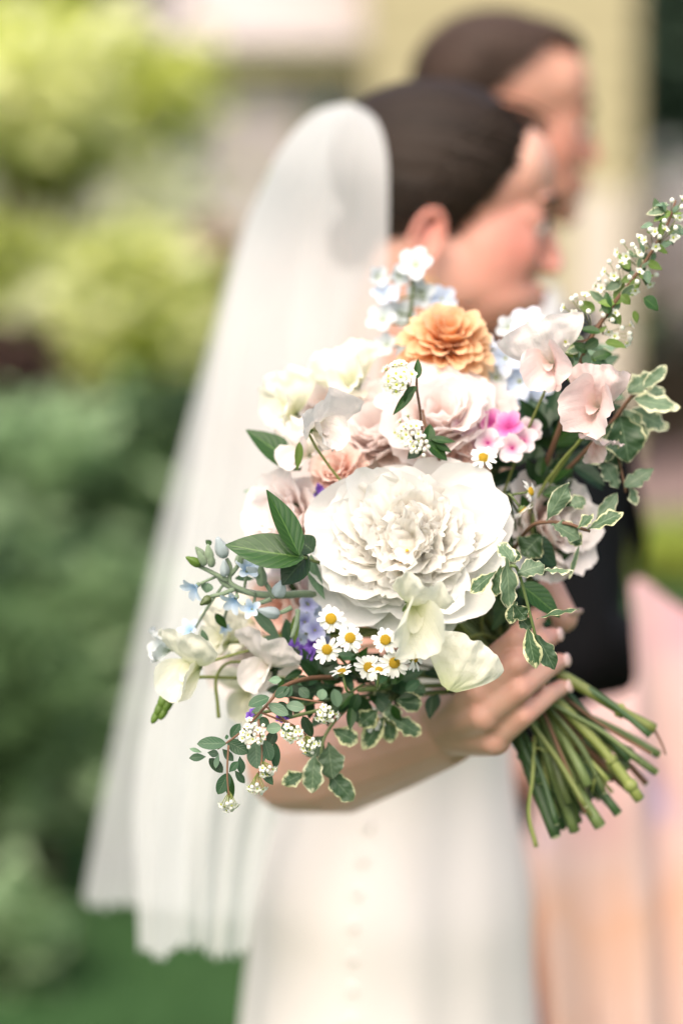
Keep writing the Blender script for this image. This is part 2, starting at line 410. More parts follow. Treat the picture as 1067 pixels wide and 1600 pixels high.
# ground sheet, path, road
N = 40; gv = []
for j in range(N+1):
    for i in range(N+1):
        a, b = (i/N*2-1), (j/N*2-1); gv.append(V((1500*a*abs(a)**1.5, 1500*b*abs(b)**1.5, 0)))
tag(mesh('lawn', gv, gridfaces(N+1, N+1), M['lawn']), kind='structure')
tag(mesh('brick_path', [V((1.2, 17, .006)), V((60, 19, .006)), V((60, 29, .006)), V((1.2, 27, .006))], [(0, 1, 2, 3)], M['brickpath'], smooth=False), kind='structure')
tag(mesh('road', [V((-200, 34.5, .006)), V((200, 34.5, .006)), V((200, 42, .006)), V((-200, 42, .006))], [(0, 1, 2, 3)], M['road'], smooth=False), kind='structure')
# grass blades, nearest ground in view
rg = random.Random(5); gb = Acc(); bv, bf = [], []
for i in range(26000):
    y = 2.2+rg.random()**1.4*9; x = rg.uniform(-.22, .22)*y*1.0+rg.uniform(-.6, .6); h = rg.uniform(.03, .07); a = rg.uniform(0, 6.28); w_ = .004
    l = V((rg.uniform(-.03, .03), rg.uniform(-.03, .03), h)); b = V((x, y, 0)); sx = V((cos(a)*w_, sin(a)*w_, 0)); o_ = len(bv)
    bv += [b-sx, b+sx, b+l]; bf.append((o_, o_+1, o_+2))
tag(mesh('lawn_grass', bv, bf, M['blade']), 'short green lawn grass behind the bride', 'grass', kind='stuff')

def crown_geo(c, r, n, size, seed, clumps=14, fill=.35):
    """leaf sized faces gathered in clumps through an uneven crown"""
    rd = random.Random(seed); cl = []
    for i in range(clumps):
        while True:
            p = V((rd.uniform(-1, 1), rd.uniform(-1, 1), rd.uniform(-1, 1)))
            if .25 < p.length < 1: break
        cl.append((V((p.x*r[0], p.y*r[1], p.z*r[2]))*.8, rd.uniform(.25, .48)))
    vs_, fs = [], []
    for i in range(n):
        if rd.random() < fill: q = V((rd.gauss(0, .42)*r[0], rd.gauss(0, .42)*r[1], rd.gauss(0, .42)*r[2]))
        else:
            k, kr = rd.choice(cl); u = V((rd.gauss(0, 1), rd.gauss(0, 1), rd.gauss(0, 1))).normalized()*rd.random()**.4
            q = k+V((u.x*r[0], u.y*r[1], u.z*r[2]))*kr
        b = c+q; a = V((rd.gauss(0, 1), rd.gauss(0, 1), rd.gauss(-.1, .6))).normalized(); s2 = a.cross(V((rd.gauss(0, .5), rd.gauss(0, .5), 1))).normalized()
        L = size*rd.uniform(.6, 1.3); w_ = L*.32; nn = a.cross(s2)*L*.12; o_ = len(vs_)
        vs_ += [b, b+a*L*.5+s2*w_+nn, b+a*L, b+a*L*.5-s2*w_+nn]; fs += [(o_, o_+1, o_+2), (o_, o_+2, o_+3)]
    return vs_, fs
def tree(name, label, cat, px, py, d, rx, ry, mat, n, size, seed, group=None, trunk=True, depth=None, tr=.05, extra=None):
    """crown centred on photo pixel (px,py), radii in photo pixels, distance d"""
    c = V((X(px, d), d, Z(py, d))); r = (rx*K*d, depth or rx*K*d, ry*K*d)
    o = root(name, V((c.x, c.y, 0)), label, cat, group)
    v, f = crown_geo(c, r, n, size, seed); mesh('crown', v, f, M[mat], o, smooth=False)
    if extra:
        v, f = crown_geo(c-V((0, r[1]*.25, -r[2]*.1)), r, extra[1], extra[2], seed+1, 9, .15); mesh('blossom' if 'blossom' in extra[0] else 'extra_leaves', v, f, M[extra[0]], o, smooth=False)  # extra leaf faces; their lit and pale tones are painted highlights
    rd = random.Random(seed); b = V((c.x+rd.uniform(-.1, .1)*r[0], c.y, -.05))
    t = tube('trunk', catmull([b, b.lerp(c, .5)+V((rd.uniform(-.05, .05), 0, 0)), c+V((0, 0, r[2]*.3))], 4), [tr*1.4, tr, tr*.3], M['bark'], o, 8)
    for i in range(5 if trunk else 3):
        a = i*1.3+rd.uniform(0, 1); s0 = b.lerp(c, rd.uniform(.55, .9)); e = c+V((cos(a)*r[0], sin(a)*r[1], rd.uniform(-.3, .7)*r[2]))*.7
        tube('limb', catmull([s0, s0.lerp(e, .5)+V((0, 0, .06*r[2])), e], 3), [tr*.5, tr*.15], M['bark'], t, 6)
    return o
gt = 'trees and shrubs behind the veil at left'
tree('garden_tree', 'bright yellow green tree at the upper left', 'tree', 60, 150, 10, 230, 130, 'tree_yellow', 3600, .15, 11, gt, tr=.08, extra=('leaf_highlight', 2600, .16))
tree('garden_tree', 'tall dark tree behind the yellow green one at the top left', 'tree', 120, -60, 17, 150, 190, 'evergreen', 5000, .16, 12, gt, tr=.14)
tree('sage_shrub', 'pale sage green flowering shrub below the yellow tree', 'shrub', 110, 310, 12, 210, 120, 'tree_sage', 3600, .14, 13, gt, tr=.05, extra=('blossom_white', 700, .11))
tree('lime_shrub', 'lime green shrub beside the veil at left', 'shrub', 225, 510, 9, 120, 140, 'shrub_lime', 3200, .11, 14, gt, tr=.03, extra=('leaf_highlight', 1500, .12))
tree('lime_shrub', 'olive green shrub at the left edge under the sage shrub', 'shrub', 20, 440, 9.6, 130, 90, 'shrub_lime', 2400, .11, 24, gt, tr=.03, extra=('tree_sage', 700, .11))
tree('rose_bush', 'peach blossoming bush half hidden by the veil', 'shrub', 340, 420, 10.5, 60, 60, 'shrub_lime', 600, .08, 15, gt, tr=.025, extra=('blossom_peach', 900, .10))
tree('red_shrub', 'dark reddish brown shrub at the left edge', 'shrub', -10, 575, 8.2, 110, 65, 'shrub_red', 2600, .08, 16, gt, tr=.025)
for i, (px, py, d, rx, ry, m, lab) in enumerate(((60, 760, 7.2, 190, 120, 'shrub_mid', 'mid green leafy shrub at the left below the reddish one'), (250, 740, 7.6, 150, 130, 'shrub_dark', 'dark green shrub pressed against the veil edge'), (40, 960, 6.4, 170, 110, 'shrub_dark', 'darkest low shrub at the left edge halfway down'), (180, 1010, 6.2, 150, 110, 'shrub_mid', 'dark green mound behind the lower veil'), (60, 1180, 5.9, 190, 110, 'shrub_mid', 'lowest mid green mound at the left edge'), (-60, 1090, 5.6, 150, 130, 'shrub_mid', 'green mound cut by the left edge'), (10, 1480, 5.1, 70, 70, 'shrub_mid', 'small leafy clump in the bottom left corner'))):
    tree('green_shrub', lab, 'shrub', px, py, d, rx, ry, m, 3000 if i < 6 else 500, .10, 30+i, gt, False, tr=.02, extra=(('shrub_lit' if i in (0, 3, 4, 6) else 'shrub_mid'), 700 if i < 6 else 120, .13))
tree('evergreen_tree', 'dark evergreen tree at the upper right edge', 'tree', 1150, 60, 31, 200, 300, 'evergreen', 9000, .30, 17, tr=.25)
tree('evergreen_tree', 'dark evergreen low at the right, under the tall one', 'tree', 1040, 200, 32, 70, 150, 'evergreen', 4000, .26, 27, tr=.2)
tree('flowering_bush', 'pale white flowering bush at the right edge', 'shrub', 1055, 385, 24, 80, 100, 'tree_sage', 900, .20, 18, tr=.08, extra=('blossom_white', 8000, .20))
tree('hedge', 'low dark hedge at the right behind the long spray', 'hedge', 1080, 580, 27, 150, 70, 'evergreen', 6000, .20, 19, tr=.06)
tree('lawn_shrub', 'bright green clump on the lawn at the right edge', 'shrub', 1055, 862, 12.5, 75, 40, 'shrub_lime', 2200, .10, 20, tr=.02)

# trees that close the garden to the left and right, beyond the frame
t0_ = tree('boundary_tree', 'tall green boundary tree at the far left end of the garden', 'tree', -700, 330, 24, 420, 430, 'shrub_mid', 3600, .42, 88, 'boundary trees around the garden', tr=.2)
sides_ = ('left', 'right')
for i, (x, y, rz, lab) in enumerate(((-12.5, 27, 1.1, 'second boundary tree on the left side of the garden'), (-17, 30, 2.2, 'third boundary tree on the left side of the garden'), (-23, 31, .4, 'fourth boundary tree on the left side of the garden'), (-8.5, 34, 3.0, 'boundary tree behind the grey wing of the house'), (-30, 30, 4.0, 'leftmost boundary tree of the garden'), (14, 34, 5.0, 'boundary tree on the right side of the garden'), (20, 32, 1.7, 'second boundary tree on the right side of the garden'), (27, 31, 2.6, 'rightmost boundary tree of the garden'))):
    c_ = t0_.copy(); COL.objects.link(c_); c_.location = (x, y, 0); c_.rotation_euler = (0, 0, rz); c_['label'] = lab
    for ch in list(t0_.children):
        k_ = ch.copy(); COL.objects.link(k_); k_.parent = c_
        for g_ in list(ch.children): q_ = g_.copy(); COL.objects.link(q_); q_.parent = k_

# the house
d = 20.0
ho = root('house', V((X(760, d), d, 0)), 'cream house with a grey wing and pale roof behind the couple', 'house')
xa, xb, xc = X(575, d), X(985, d), X(-260, d)
box('wall', xa, xb, d, d+9, 0, 6.4, 'cream', ho)
for z in [i*.28+.3 for i in range(22)]: box('siding_board', xa-.012, xb+.012, d-.014, d-.003, z, z+.235, 'cream', ho)
v = [V((xa-.4, d-.4, 6.3)), V((xb+.4, d-.4, 6.3)), V((xb+.4, d+9.4, 6.3)), V((xa-.4, d+9.4, 6.3)), V(((xa+xb)/2, d-.4, 8)), V(((xa+xb)/2, d+9.4, 8))]
mesh('roof', v, [(0, 1, 4), (2, 3, 5), (0, 4, 5, 3), (1, 2, 5, 4), (0, 3, 2, 1)], M['roof'], ho, smooth=False)
dr = box('door', X(892, d), X(972, d), d-.06, d-.016, Z(560, d)-1.0, Z(300, d), 'palepaint', ho)
for zz in (0.5, 1.35): box('panel', X(905, d), X(958, d), d-.085, d-.062, zz, zz+.7, 'palepaint', dr)
ze = Z(100, d)
wg = box('wing_wall', xc, xa-.02, d+.9, d+7, 0, ze, 'grey', ho)
for z in [i*.26+.1 for i in range(13)]: box('siding_board', xc, xa-.03, d+.885, d+.897, z, z+.22, 'grey', ho)
box('eave', xc-.2, xa-.02, d+.55, d+.88, ze-.02, ze+.16, 'trim', ho)
mesh('wing_roof', [V((xc-.3, d+.45, ze+.17)), V((xa-.02, d+.45, ze+.17)), V((xa-.02, d+4, ze+2.6)), V((xc-.3, d+4, ze+2.6)), V((xc-.3, d+.45, ze+.24)), V((xa-.02, d+.45, ze+.24)), V((xa-.02, d+4, ze+2.68)), V((xc-.3, d+4, ze+2.68))], [(0, 1, 2, 3), (4, 7, 6, 5), (0, 4, 5, 1), (1, 5, 6, 2), (3, 7, 4, 0)], M['roof'], ho, smooth=False)
for x0, x1, y0, y1 in ((465, 555, 112, 215), (250, 330, 160, 300), (60, 140, 160, 300)):
    wd_ = box('window', X(x0, d), X(x1, d), d+.84, d+.883, Z(y1, d), Z(y0, d), 'palepaint' if x0 < 400 else 'trim', ho)
    mx = (x0+x1)/2
    for a, b in ((x0+8, mx-3), (mx+3, x1-8)): box('pane', X(a, d), X(b, d), d+.82, d+.838, Z(y1-8, d), Z(y0+8, d), 'glass', wd_)
# ================================================================== PEOPLE
def skin_mat(name, c, c2, blush, spots):
    """spots: list of (world centre, radius) where the skin itself is rosier"""
    s = NT(name); pos = s.n('ShaderNodeNewGeometry').outputs['Position']
    n = s.noise(40, 3, s.coord('Object')); col = s.mix(n, c, c2)
    for ctr, r, k in spots:
        sub = s.n('ShaderNodeVectorMath', operation='DISTANCE'); s.l(pos, sub.inputs[0]); sub.inputs[1].default_value = tuple(ctr)
        f = s.math('SUBTRACT', 1, s.math('DIVIDE', sub.outputs['Value'], r), True)
        col = s.mix(s.math('MULTIPLY', f, k), col, blush)
    return s.finish(col, .48, 0, s.bump(s.noise(600, 3, s.coord('Object')), .12, .0006), .4, sss=.25)
def hair_mat(name, a, b):
    s = NT(name); u, v = s.uv(); cb = s.n('ShaderNodeCombineXYZ'); s.l(s.math('MULTIPLY', u, 160), cb.inputs[0]); s.l(s.math('MULTIPLY', v, 3), cb.inputs[1])
    n = s.noise(1, 4, cb.outputs[0]); n2 = s.noise(.22, 2, cb.outputs[0]); f = s.math('MULTIPLY', s.math('ADD', s.math('MULTIPLY', n, .5), s.math('SUBTRACT', n2, .2)), 1.1, True)
    return s.finish(s.mix(f, a, b), .45, 0, s.bump(s.math('ADD', n, n2), .8, .004), .18)
M['hair'] = hair_mat('dark_brown_hair', W_(.004,.003,.002), W_(.040,.026,.018)); M['hair2'] = hair_mat('brown_hair', W_(.016,.010,.007), W_(.07,.042,.03))
M['lip'] = plain_mat('lip', W_(.42,.14,.12), W_(.48,.18,.15), 100, .4, 0, .1, .4, 0, sss=.1)
M['eyewhite'] = plain_mat('eye_white', W_(.7,.68,.65), None, 10, .2, 0, 0, .5, 0); M['iris'] = plain_mat('iris', W_(.05,.03,.02), None, 10, .15, 0, 0, .6, 0)
M['nail'] = plain_mat('pale_nail_polish', W_(.72,.48,.43), W_(.76,.52,.47), 50, .25, 0, 0, .6, 0)
M['gold'] = plain_mat('gold', W_(.80,.56,.25), None, 10, .25, 0, 0, .5, 0, metal=1)
M['suit'] = plain_mat('black_wool', W_(.006,.006,.007), W_(.011,.011,.012), 300, .85, 0, .3, .15, 0)
M['shirt'] = plain_mat('white_shirt', W_(.78,.77,.75), None, 30, .7, 0, .1, .2, 0); M['bow'] = plain_mat('navy_satin', W_(.008,.010,.022), W_(.014,.016,.032), 60, .35, 0, .1, .4, 0)
s = NT('ivory_satin'); n_ = s.noise(3, 2, s.coord('Object')); M['satin'] = s.finish(s.mix(n_, W_(.75,.70,.655), W_(.81,.76,.71)), .42, .12, s.bump(s.noise(7, 2, s.coord('Object')), .12, .02), .35, sheen=.2)
# watercolour print
s = NT('printed_silk'); nA = s.noise(4.2, 2, s.coord('Object')); nB = s.noise(7, 3, s.coord('Object')); sp_ = s.n('ShaderNodeSeparateXYZ'); s.l(s.coord('Object'), sp_.inputs[0])
f_ = s.math('ADD', s.math('ADD', .60, s.math('MULTIPLY', sp_.outputs[2], 1.8)), s.math('MULTIPLY', s.math('SUBTRACT', nA, .5), 1.9))
c = s.ramp(f_, [(.0, W_(.80,.56,.46)), (.3, W_(.80,.50,.36)), (.55, W_(.80,.57,.50)), (.8, W_(.77,.50,.47)), (1.0, W_(.70,.36,.40))])
c = s.mix(s.math('MULTIPLY', s.math('SUBTRACT', nB, .57), 7, True), c, W_(.42,.22,.18)); c = s.mix(s.math('MULTIPLY', s.math('SUBTRACT', s.noise(5.3, 1, s.coord('Object')), .58), 7, True), c, W_(.56,.46,.64))
M['print'] = s.finish(c, .5, .15, None, .3, sheen=.2)

def capsule_geo(a, b, ra, rb, ns=14):
    a, b = V(a), V(b); ax = b-a; L = ax.length; ax = ax.normalized() if L > 1e-6 else V((0, 0, 1)); F = frame(ax, V((.31, .52, .79)))
    vs_, fs = [], []; rings = []
    for j in range(1, 5): t = -pi/2+pi/2*j/4; rings.append((a+ax*sin(t)*ra, cos(t)*ra))
    for j in range(0, 4): t = pi/2*j/4; rings.append((b+ax*sin(t)*rb, cos(t)*rb))
    vs_.append(a-ax*ra)
    for c, r in rings:
        for k in range(ns): th = 2*pi*k/ns; vs_.append(c+F@V((cos(th)*r, sin(th)*r, 0)))
    vs_.append(b+ax*rb)
    for k in range(ns): fs.append((0, 1+(k+1) % ns, 1+k))
    for j in range(len(rings)-1):
        for k in range(ns): q = 1+j*ns; fs.append((q+k, q+(k+1) % ns, q+ns+(k+1) % ns, q+ns+k))
    q = 1+(len(rings)-1)*ns
    for k in range(ns): fs.append((q+k, q+(k+1) % ns, len(vs_)-1))
    return vs_, fs
def chain(A, pts):
    for (a, ra), (b, rb) in zip(pts[:-1], pts[1:]): A.add(*capsule_geo(a, b, ra, rb))
def fuse(name, A, mat, parent, voxel=.0025, smooth=4, head_z=None):
    """all overlapping volumes grown together into one continuous skin"""
    o = A.build(name, mat, parent)
    m = o.modifiers.new('r', 'REMESH'); m.mode = 'VOXEL'; m.voxel_size = voxel; m.use_smooth_shade = True
    m = o.modifiers.new('s', 'SMOOTH'); m.iterations = smooth; m.factor = .5
    dg = bpy.context.evaluated_depsgraph_get(); me = bpy.data.meshes.new_from_object(o.evaluated_get(dg))
    old = o.data; o.modifiers.clear(); o.data = me; bpy.data.meshes.remove(old)
    me.name = name
    if head_z:
        vg = o.vertex_groups.new(name='head'); vg.add([v.index for v in me.vertices if v.co.z > head_z], 1.0, 'REPLACE')
        m = o.modifiers.new('s', 'SMOOTH'); m.iterations = 14; m.factor = .5; m.vertex_group = 'head'
        dg = bpy.context.evaluated_depsgraph_get(); m2 = bpy.data.meshes.new_from_object(o.evaluated_get(dg)); o.modifiers.clear(); o.data = m2; m2.name = name; bpy.data.meshes.remove(me); me = m2
    if not me.materials: me.materials.append(mat)
    return o
def head_geo(A, H, Fh, s=1.0, male=False):
    E = lambda c, r, rot=None: A.add(*ellipsoid_geo(H+Fh@(V(c)*s), tuple(x*s for x in r), Fh@(rot or Matrix.Identity(3)), 20, 14))
    Cp = lambda a, b, ra, rb: A.add(*capsule_geo(H+Fh@(V(a)*s), H+Fh@(V(b)*s), ra*s, rb*s))
    E((-.015, 0, .033), (.095, .075, .078)); E((.032, 0, -.03), (.056, .060, .082)); E((.042, 0, -.072), (.050, .050, .034))
    E((.074, 0, -.100), (.021, .022, .017)); E((.046, 0, .042), (.043, .061, .050)); E((.076, 0, .020), (.015, .046, .013))
    Cp((.086, 0, .004), (.103, 0, -.032), .008, .0088); E((.098, .010, -.038), (.011, .008, .007)); E((.098, -.010, -.038), (.011, .008, .007))
    E((.050, 0, -.034), (.040, .046, .052)); E((.058, 0, .004), (.026, .050, .030)); E((.044, 0, -.060), (.044, .042, .042))
    E((.088, 0, -.062), (.013, .023, .0065)); E((.086, 0, -.074), (.013, .020, .0075))
    for y in (-1, 1):
        E((.040, y*.030, -.030), (.042, .026, .040)); E((.026, y*.030, -.052), (.048, .026, .040)); E((.070, y*.031, .000), (.013, .015, .011)); E((.006, y*.040, -.058), (.040, .016, .034))
        rt = Matrix.Rotation(R(12)*1, 3, 'Y')@Matrix.Rotation(R(-16)*y, 3, 'Z')
        # ear: rim, lobe, bowl
        c0 = V((-.030, y*.076, -.038)); prev = None
        for k in range(11):
            t = R(-60)+R(300)*k/10; p = c0+rt@V((cos(t)*.0145-.004, y*.006, sin(t)*.027))
            if prev is not None: Cp(prev, p, .0042, .0042)
            prev = p
        E(c0+V((.002, -y*.004, -.003)), (.013, .006, .022), rt); E(c0+V((.006, 0, -.030)), (.007, .005, .009))
    Cp((-.022, 0, -.06), (-.04, 0, -.20), .050 if not male else .056, .052 if not male else .062)
def face_parts(o, H, Fh, s, hm):
    for y in (-1, 1):
        e = ellipsoid('eye', H+Fh@(V((.0735, y*.031, -.004))*s), .0105*s, M['eyewhite'], o, Fh)
        ellipsoid('iris', H+Fh@(V((.0825, y*.0315, -.002))*s), (.004*s, .006*s, .006*s), M['iris'], e, Fh)
        v, f = tube_geo(catmull([H+Fh@(V(p)*s) for p in ((.091, y*.012, .020), (.088, y*.030, .025), (.074, y*.047, .018))], 4), [.0035*s, .004*s, .0015*s], 6); mesh('eyebrow', v, f, M[hm], o)
        v, f = tube_geo(catmull([H+Fh@(V(p)*s) for p in ((.0845, y*.019, .002), (.0875, y*.031, .0065), (.076, y*.044, .001))], 4), [.0012*s, .0022*s, .001*s], 6); mesh('eyelashes', v, f, M[hm], o)
    for z, r in ((-.062, (.0145, .0225, .0062)), (-.0738, (.0145, .019, .0072))): ellipsoid('lip', H+Fh@(V((.0855, 0, z))*s), tuple(q*s for q in r), M['lip'], o, Fh, 16, 10)
def hair_shell(o, H, Fh, s, c, r, mat, tilt=0, rip=.006, name='hair', front=(.012, .6), back=(-.03, -.048)):
    """combed hair: strands run from the hairline to the back of the head"""
    nu, nv = 170, 120; vs_, uv, loc = [], [], []; Rt = Matrix.Rotation(tilt, 3, 'Y')
    for j in range(nv+1):
        v = j/nv; ph = pi*v
        for i in range(nu+1):
            th = 2*pi*i/nu; k = 1+rip*noise.noise(V((cos(th)*9, sin(th)*9, v*1.2)))+rip*.6*noise.noise(V((cos(th)*26, sin(th)*26, v*2)))
            p = V((cos(ph)*r[0], sin(ph)*cos(th)*r[1], sin(ph)*sin(th)*r[2]))*k
            q = V(c)+Rt@p; vs_.append(H+Fh@(q*s)); uv.append((i/nu, v))
            loc.append(q.x < front[0]+(q.z+.02)*front[1] and (q.z > -.030 or q.x < back[0]) and q.z > back[1]-.3*(q.x-back[0])-.02)
    fs = [f for f in gridfaces(nu+1, nv+1) if all(loc[k] for k in f)]
    return mesh(name, vs_, fs, M[mat], o, uv)

# ------------------------------------------------------------------ the bride
HB = P(708, 330, 2.10)                       # centre of her head
yaw = R(20); Fh = Matrix.Rotation(R(6), 3, 'Z')@Matrix.Rotation(R(9), 3, 'Y')@Matrix.Rotation(R(-3), 3, 'X')
SB = .93
BC = V((.055, 2.17, 0)); Fb = Matrix.Rotation(yaw, 3, 'Z')
b3 = lambda x, y, z: BC+Fb@V((x, y, z))
br = root('person', BC, 'bride in an ivory gown and long white veil holding the bouquet, facing right', 'person')
A = Acc(); head_geo(A, HB, Fh, SB)
neck0 = HB+Fh@(V((-.03, 0, -.12))*SB)
chain(A, [(neck0, .050), (b3(-.015, 0, 1.36), .055)])
A.add(*ellipsoid_geo(b3(-.01, 0, 1.27), (.085, .135, .12), Fb, 20, 14)); A.add(*ellipsoid_geo(b3(0, 0, 1.08), (.08, .115, .14), Fb, 20, 14)); A.add(*ellipsoid_geo(b3(-.01, 0, .92), (.10, .15, .13), Fb, 20, 14))
chain(A, [(b3(-.015, .15, 1.345), .046), (b3(-.015, 0, 1.37), .052), (b3(-.015, -.15, 1.345), .047)])
for y in (-1, 1): chain(A, [(b3(0, y*.08, .88), .08), (b3(0, y*.075, .48), .052), (b3(-.01, y*.07, .08), .036), (b3(.10, y*.075, .03), .026)])
S1 = b3(-.015, -.165, 1.335); E1 = P(462, 1192, 1.845); W1 = P(694, 1140, 1.672)
chain(A, [(S1, .047), (S1.lerp(E1, .45), .043), (E1, .039)])
chain(A, [(E1, .039), (P(530, 1182, 1.785), .043), (P(620, 1160, 1.722), .034), (W1, .0265)])
chain(A, [(W1+D(0, .8, -.3)*.006, .024), (P(712, 1128, 1.655)+D(0, .8, -.2)*.006, .023)])
# left arm rests along her body on the far side
chain(A, [(b3(-.015, .16, 1.335), .045), (b3(.02, .19, 1.07), .037), (b3(.20, .12, .98), .026), (b3(.27, .10, .99), .022)])
# right hand closed round the stems
FG = {'pinky': [(773, 1156, 1.588), (818, 1118, 1.572), (856, 1086, 1.588), (878, 1074, 1.606)],
      'ring': [(757, 1119, 1.576), (812, 1078, 1.563), (852, 1046, 1.582), (873, 1034, 1.604)],
      'middle': [(752, 1079, 1.576), (806, 1038, 1.563), (843, 1006, 1.582), (862, 994, 1.604)],
      'index': [(762, 1040, 1.585), (806, 1000, 1.570), (832, 968, 1.588), (846, 956, 1.608)]}
RAD = {'pinky': (.0086, .0079, .0070, .0060), 'ring': (.0092, .0084, .0074, .0063), 'middle': (.0094, .0086, .0075, .0064), 'index': (.0092, .0084, .0073, .0062)}
for k in FG:
    pts = [P(*q) for q in FG[k]]; chain(A, list(zip(pts, RAD[k])))
    A.add(*ellipsoid_geo(pts[0], .0108, None, 12, 8))
    chain(A, [(W1.lerp(pts[0], .12), .017), (W1.lerp(pts[0], .6), .0145), (pts[0], .0112)])
chain(A, [(P(722, 1085, 1.665), .018), (P(788, 990, 1.672), .0145), (P(858, 925, 1.668), .0115), (P(880, 965, 1.658), .0105)])
chain(A, [(W1, .022), (P(735, 1085, 1.66), .020), (P(775, 1060, 1.645), .018)])
M['skin'] = skin_mat('bride_skin', W_(.58,.325,.245), W_(.64,.375,.285), W_(.62,.20,.155), [(HB+Fh@(V((.060, -.05, -.03))*SB), .075, .75), (HB+Fh@(V((-.032, -.08, -.026))*SB), .042, .9), (HB+Fh@(V((.11, 0, -.035))*SB), .035, .5), (P(865, 1000, 1.60), .035, .35)]+[(P(*FG[k][1]), .014, .35) for k in FG]+[(P(*FG[k][0]), .016, .3) for k in FG])
body = fuse('body', A, M['skin'], br, .0021, 4, 1.40)
face_parts(br, HB, Fh, SB, 'hair')
hair_shell(br, HB, Fh, SB, (-.022, 0, .036), (.101, .080, .083), 'hair', R(0), .014, front=(.002, .66), back=(-.03, -.048))
def hairline(o, H, Fq, s, front, mat, n, seed):
    """fine combed strands that soften the hairline on both sides"""
    for i in range(n):
        r = random.Random(seed+i); z = r.uniform(-.028, .10); x = front[0]+(z+.02)*front[1]+r.uniform(-.006, .007); sg = -1 if i % 3 else 1
        y = .0795*math.sqrt(max(.02, 1-((x+.02)/.103)**2-((z-.036)/.086)**2))*sg
        a0 = V((x, y, z)); a1 = a0+V((-.025, sg*.004, .008)); a2 = a0+V((-.055, sg*.003, .010))
        k = lambda q: V((q.x, sg*max(abs(q.y), .0815*math.sqrt(max(.02, 1-((q.x+.022)/.103)**2-((q.z-.036)/.085)**2))), q.z))
        tube('hair_strand', catmull([H+Fq@(a0*s), H+Fq@(k(a1)*s), H+Fq@(k(a2)*s)], 3), [.0006, .0014, .001], M[mat], o, 4)
hairline(br, HB, Fh, SB, (.002, .66), 'hair', 130, 600)
ellipsoid('bun', HB+Fh@(V((-.088, 0.02, -.040))*SB), (.022, .028, .026), M['hair'], br, Fh)
for y in (-1, 1):
    c0 = HB+Fh@(V((-.022, y*.080, -.090))*SB)
    tube('earring', [c0+Fh@V((cos(t)*.011, 0, sin(t)*.014)) for t in [i*2*pi/18 for i in range(19)]], .0012, M['gold'], br, 6)
# nails on the curled fingertips
for k in ('pinky', 'ring', 'middle', 'index'):
    t = P(*FG[k][3]); q = P(*FG[k][2]); ax = (t-q).normalized(); nn = (D(.75, .15, .65)-ax*ax.dot(D(.75, .15, .65))).normalized()
    ellipsoid('fingernail', t+nn*.0056+ax*.001, (.0048, .0016, .0062), M['nail'], br, Matrix((ax.cross(nn)*-1, nn, ax)).transposed(), 12, 8)
tt = P(880, 965, 1.658); ellipsoid('fingernail', tt+D(.6, .3, .6)*.009, (.006, .002, .008), M['nail'], br, frame(D(.6, .3, .6)), 12, 8)

# gown
def gown_at(prof, z, th, seed=1):
    for p0, p1 in zip(prof[:-1], prof[1:]):
        if z >= p1[0]-1e-9: break
    t = min(1, max(0, (z-p0[0])/(p1[0]-p0[0]))); q = t*t*(3-2*t)
    a, b, x0 = (p0[k]+(p1[k]-p0[k])*q for k in (1, 2, 3)); fo = p0[4]+(p1[4]-p0[4])*t
    k = 1+fo*(sin(th*7+seed+z*2)*.5+sin(th*12+2*seed-z*3)*.3+noise.noise(V((cos(th)*2, sin(th)*2, z*2.5+seed)))*.8)
    w_ = noise.noise(V((cos(th)*3+z*6, sin(th)*3, z*9+seed)))*min(.02, fo*.35)      # creases running aslant
    return V((x0+cos(th)*a*(k+w_), sin(th)*b*(k+w_), z))
def gown(prof, name, mat, parent, F, C, nu=120, seed=1):
    vs_, uv = [], []; n = (len(prof)-1)*14
    for j in range(n+1):
        z = prof[0][0]+(prof[-1][0]-prof[0][0])*j/n
        for i in range(nu+1): vs_.append(C+F@gown_at(prof, z, 2*pi*i/nu, seed)); uv.append((i/nu, j/n))
    return mesh(name, vs_, gridfaces(nu+1, n+1), mat, parent, uv)
GP = [(1.30, .098, .145, -.008, 0), (1.20, .105, .142, 0, .004), (1.06, .092, .126, 0, .02), (.90, .122, .165, -.012, .03), (.70, .135, .175, -.012, .045), (.35, .20, .22, -.03, .08), (.01, .30, .30, -.06, .10)]
dress = gown(GP, 'gown', M['satin'], br, Fb, BC)
dress['label'] = 'ivory satin gown with buttons down the back'
for i in range(24):
    z = 1.22-i*.027; th = R(228); p = gown_at(GP, z, th)
    ellipsoid('button', BC+Fb@(p+V((cos(th), sin(th), 0))*-.0005), .0052, M['satin'], dress, None, 10, 8)
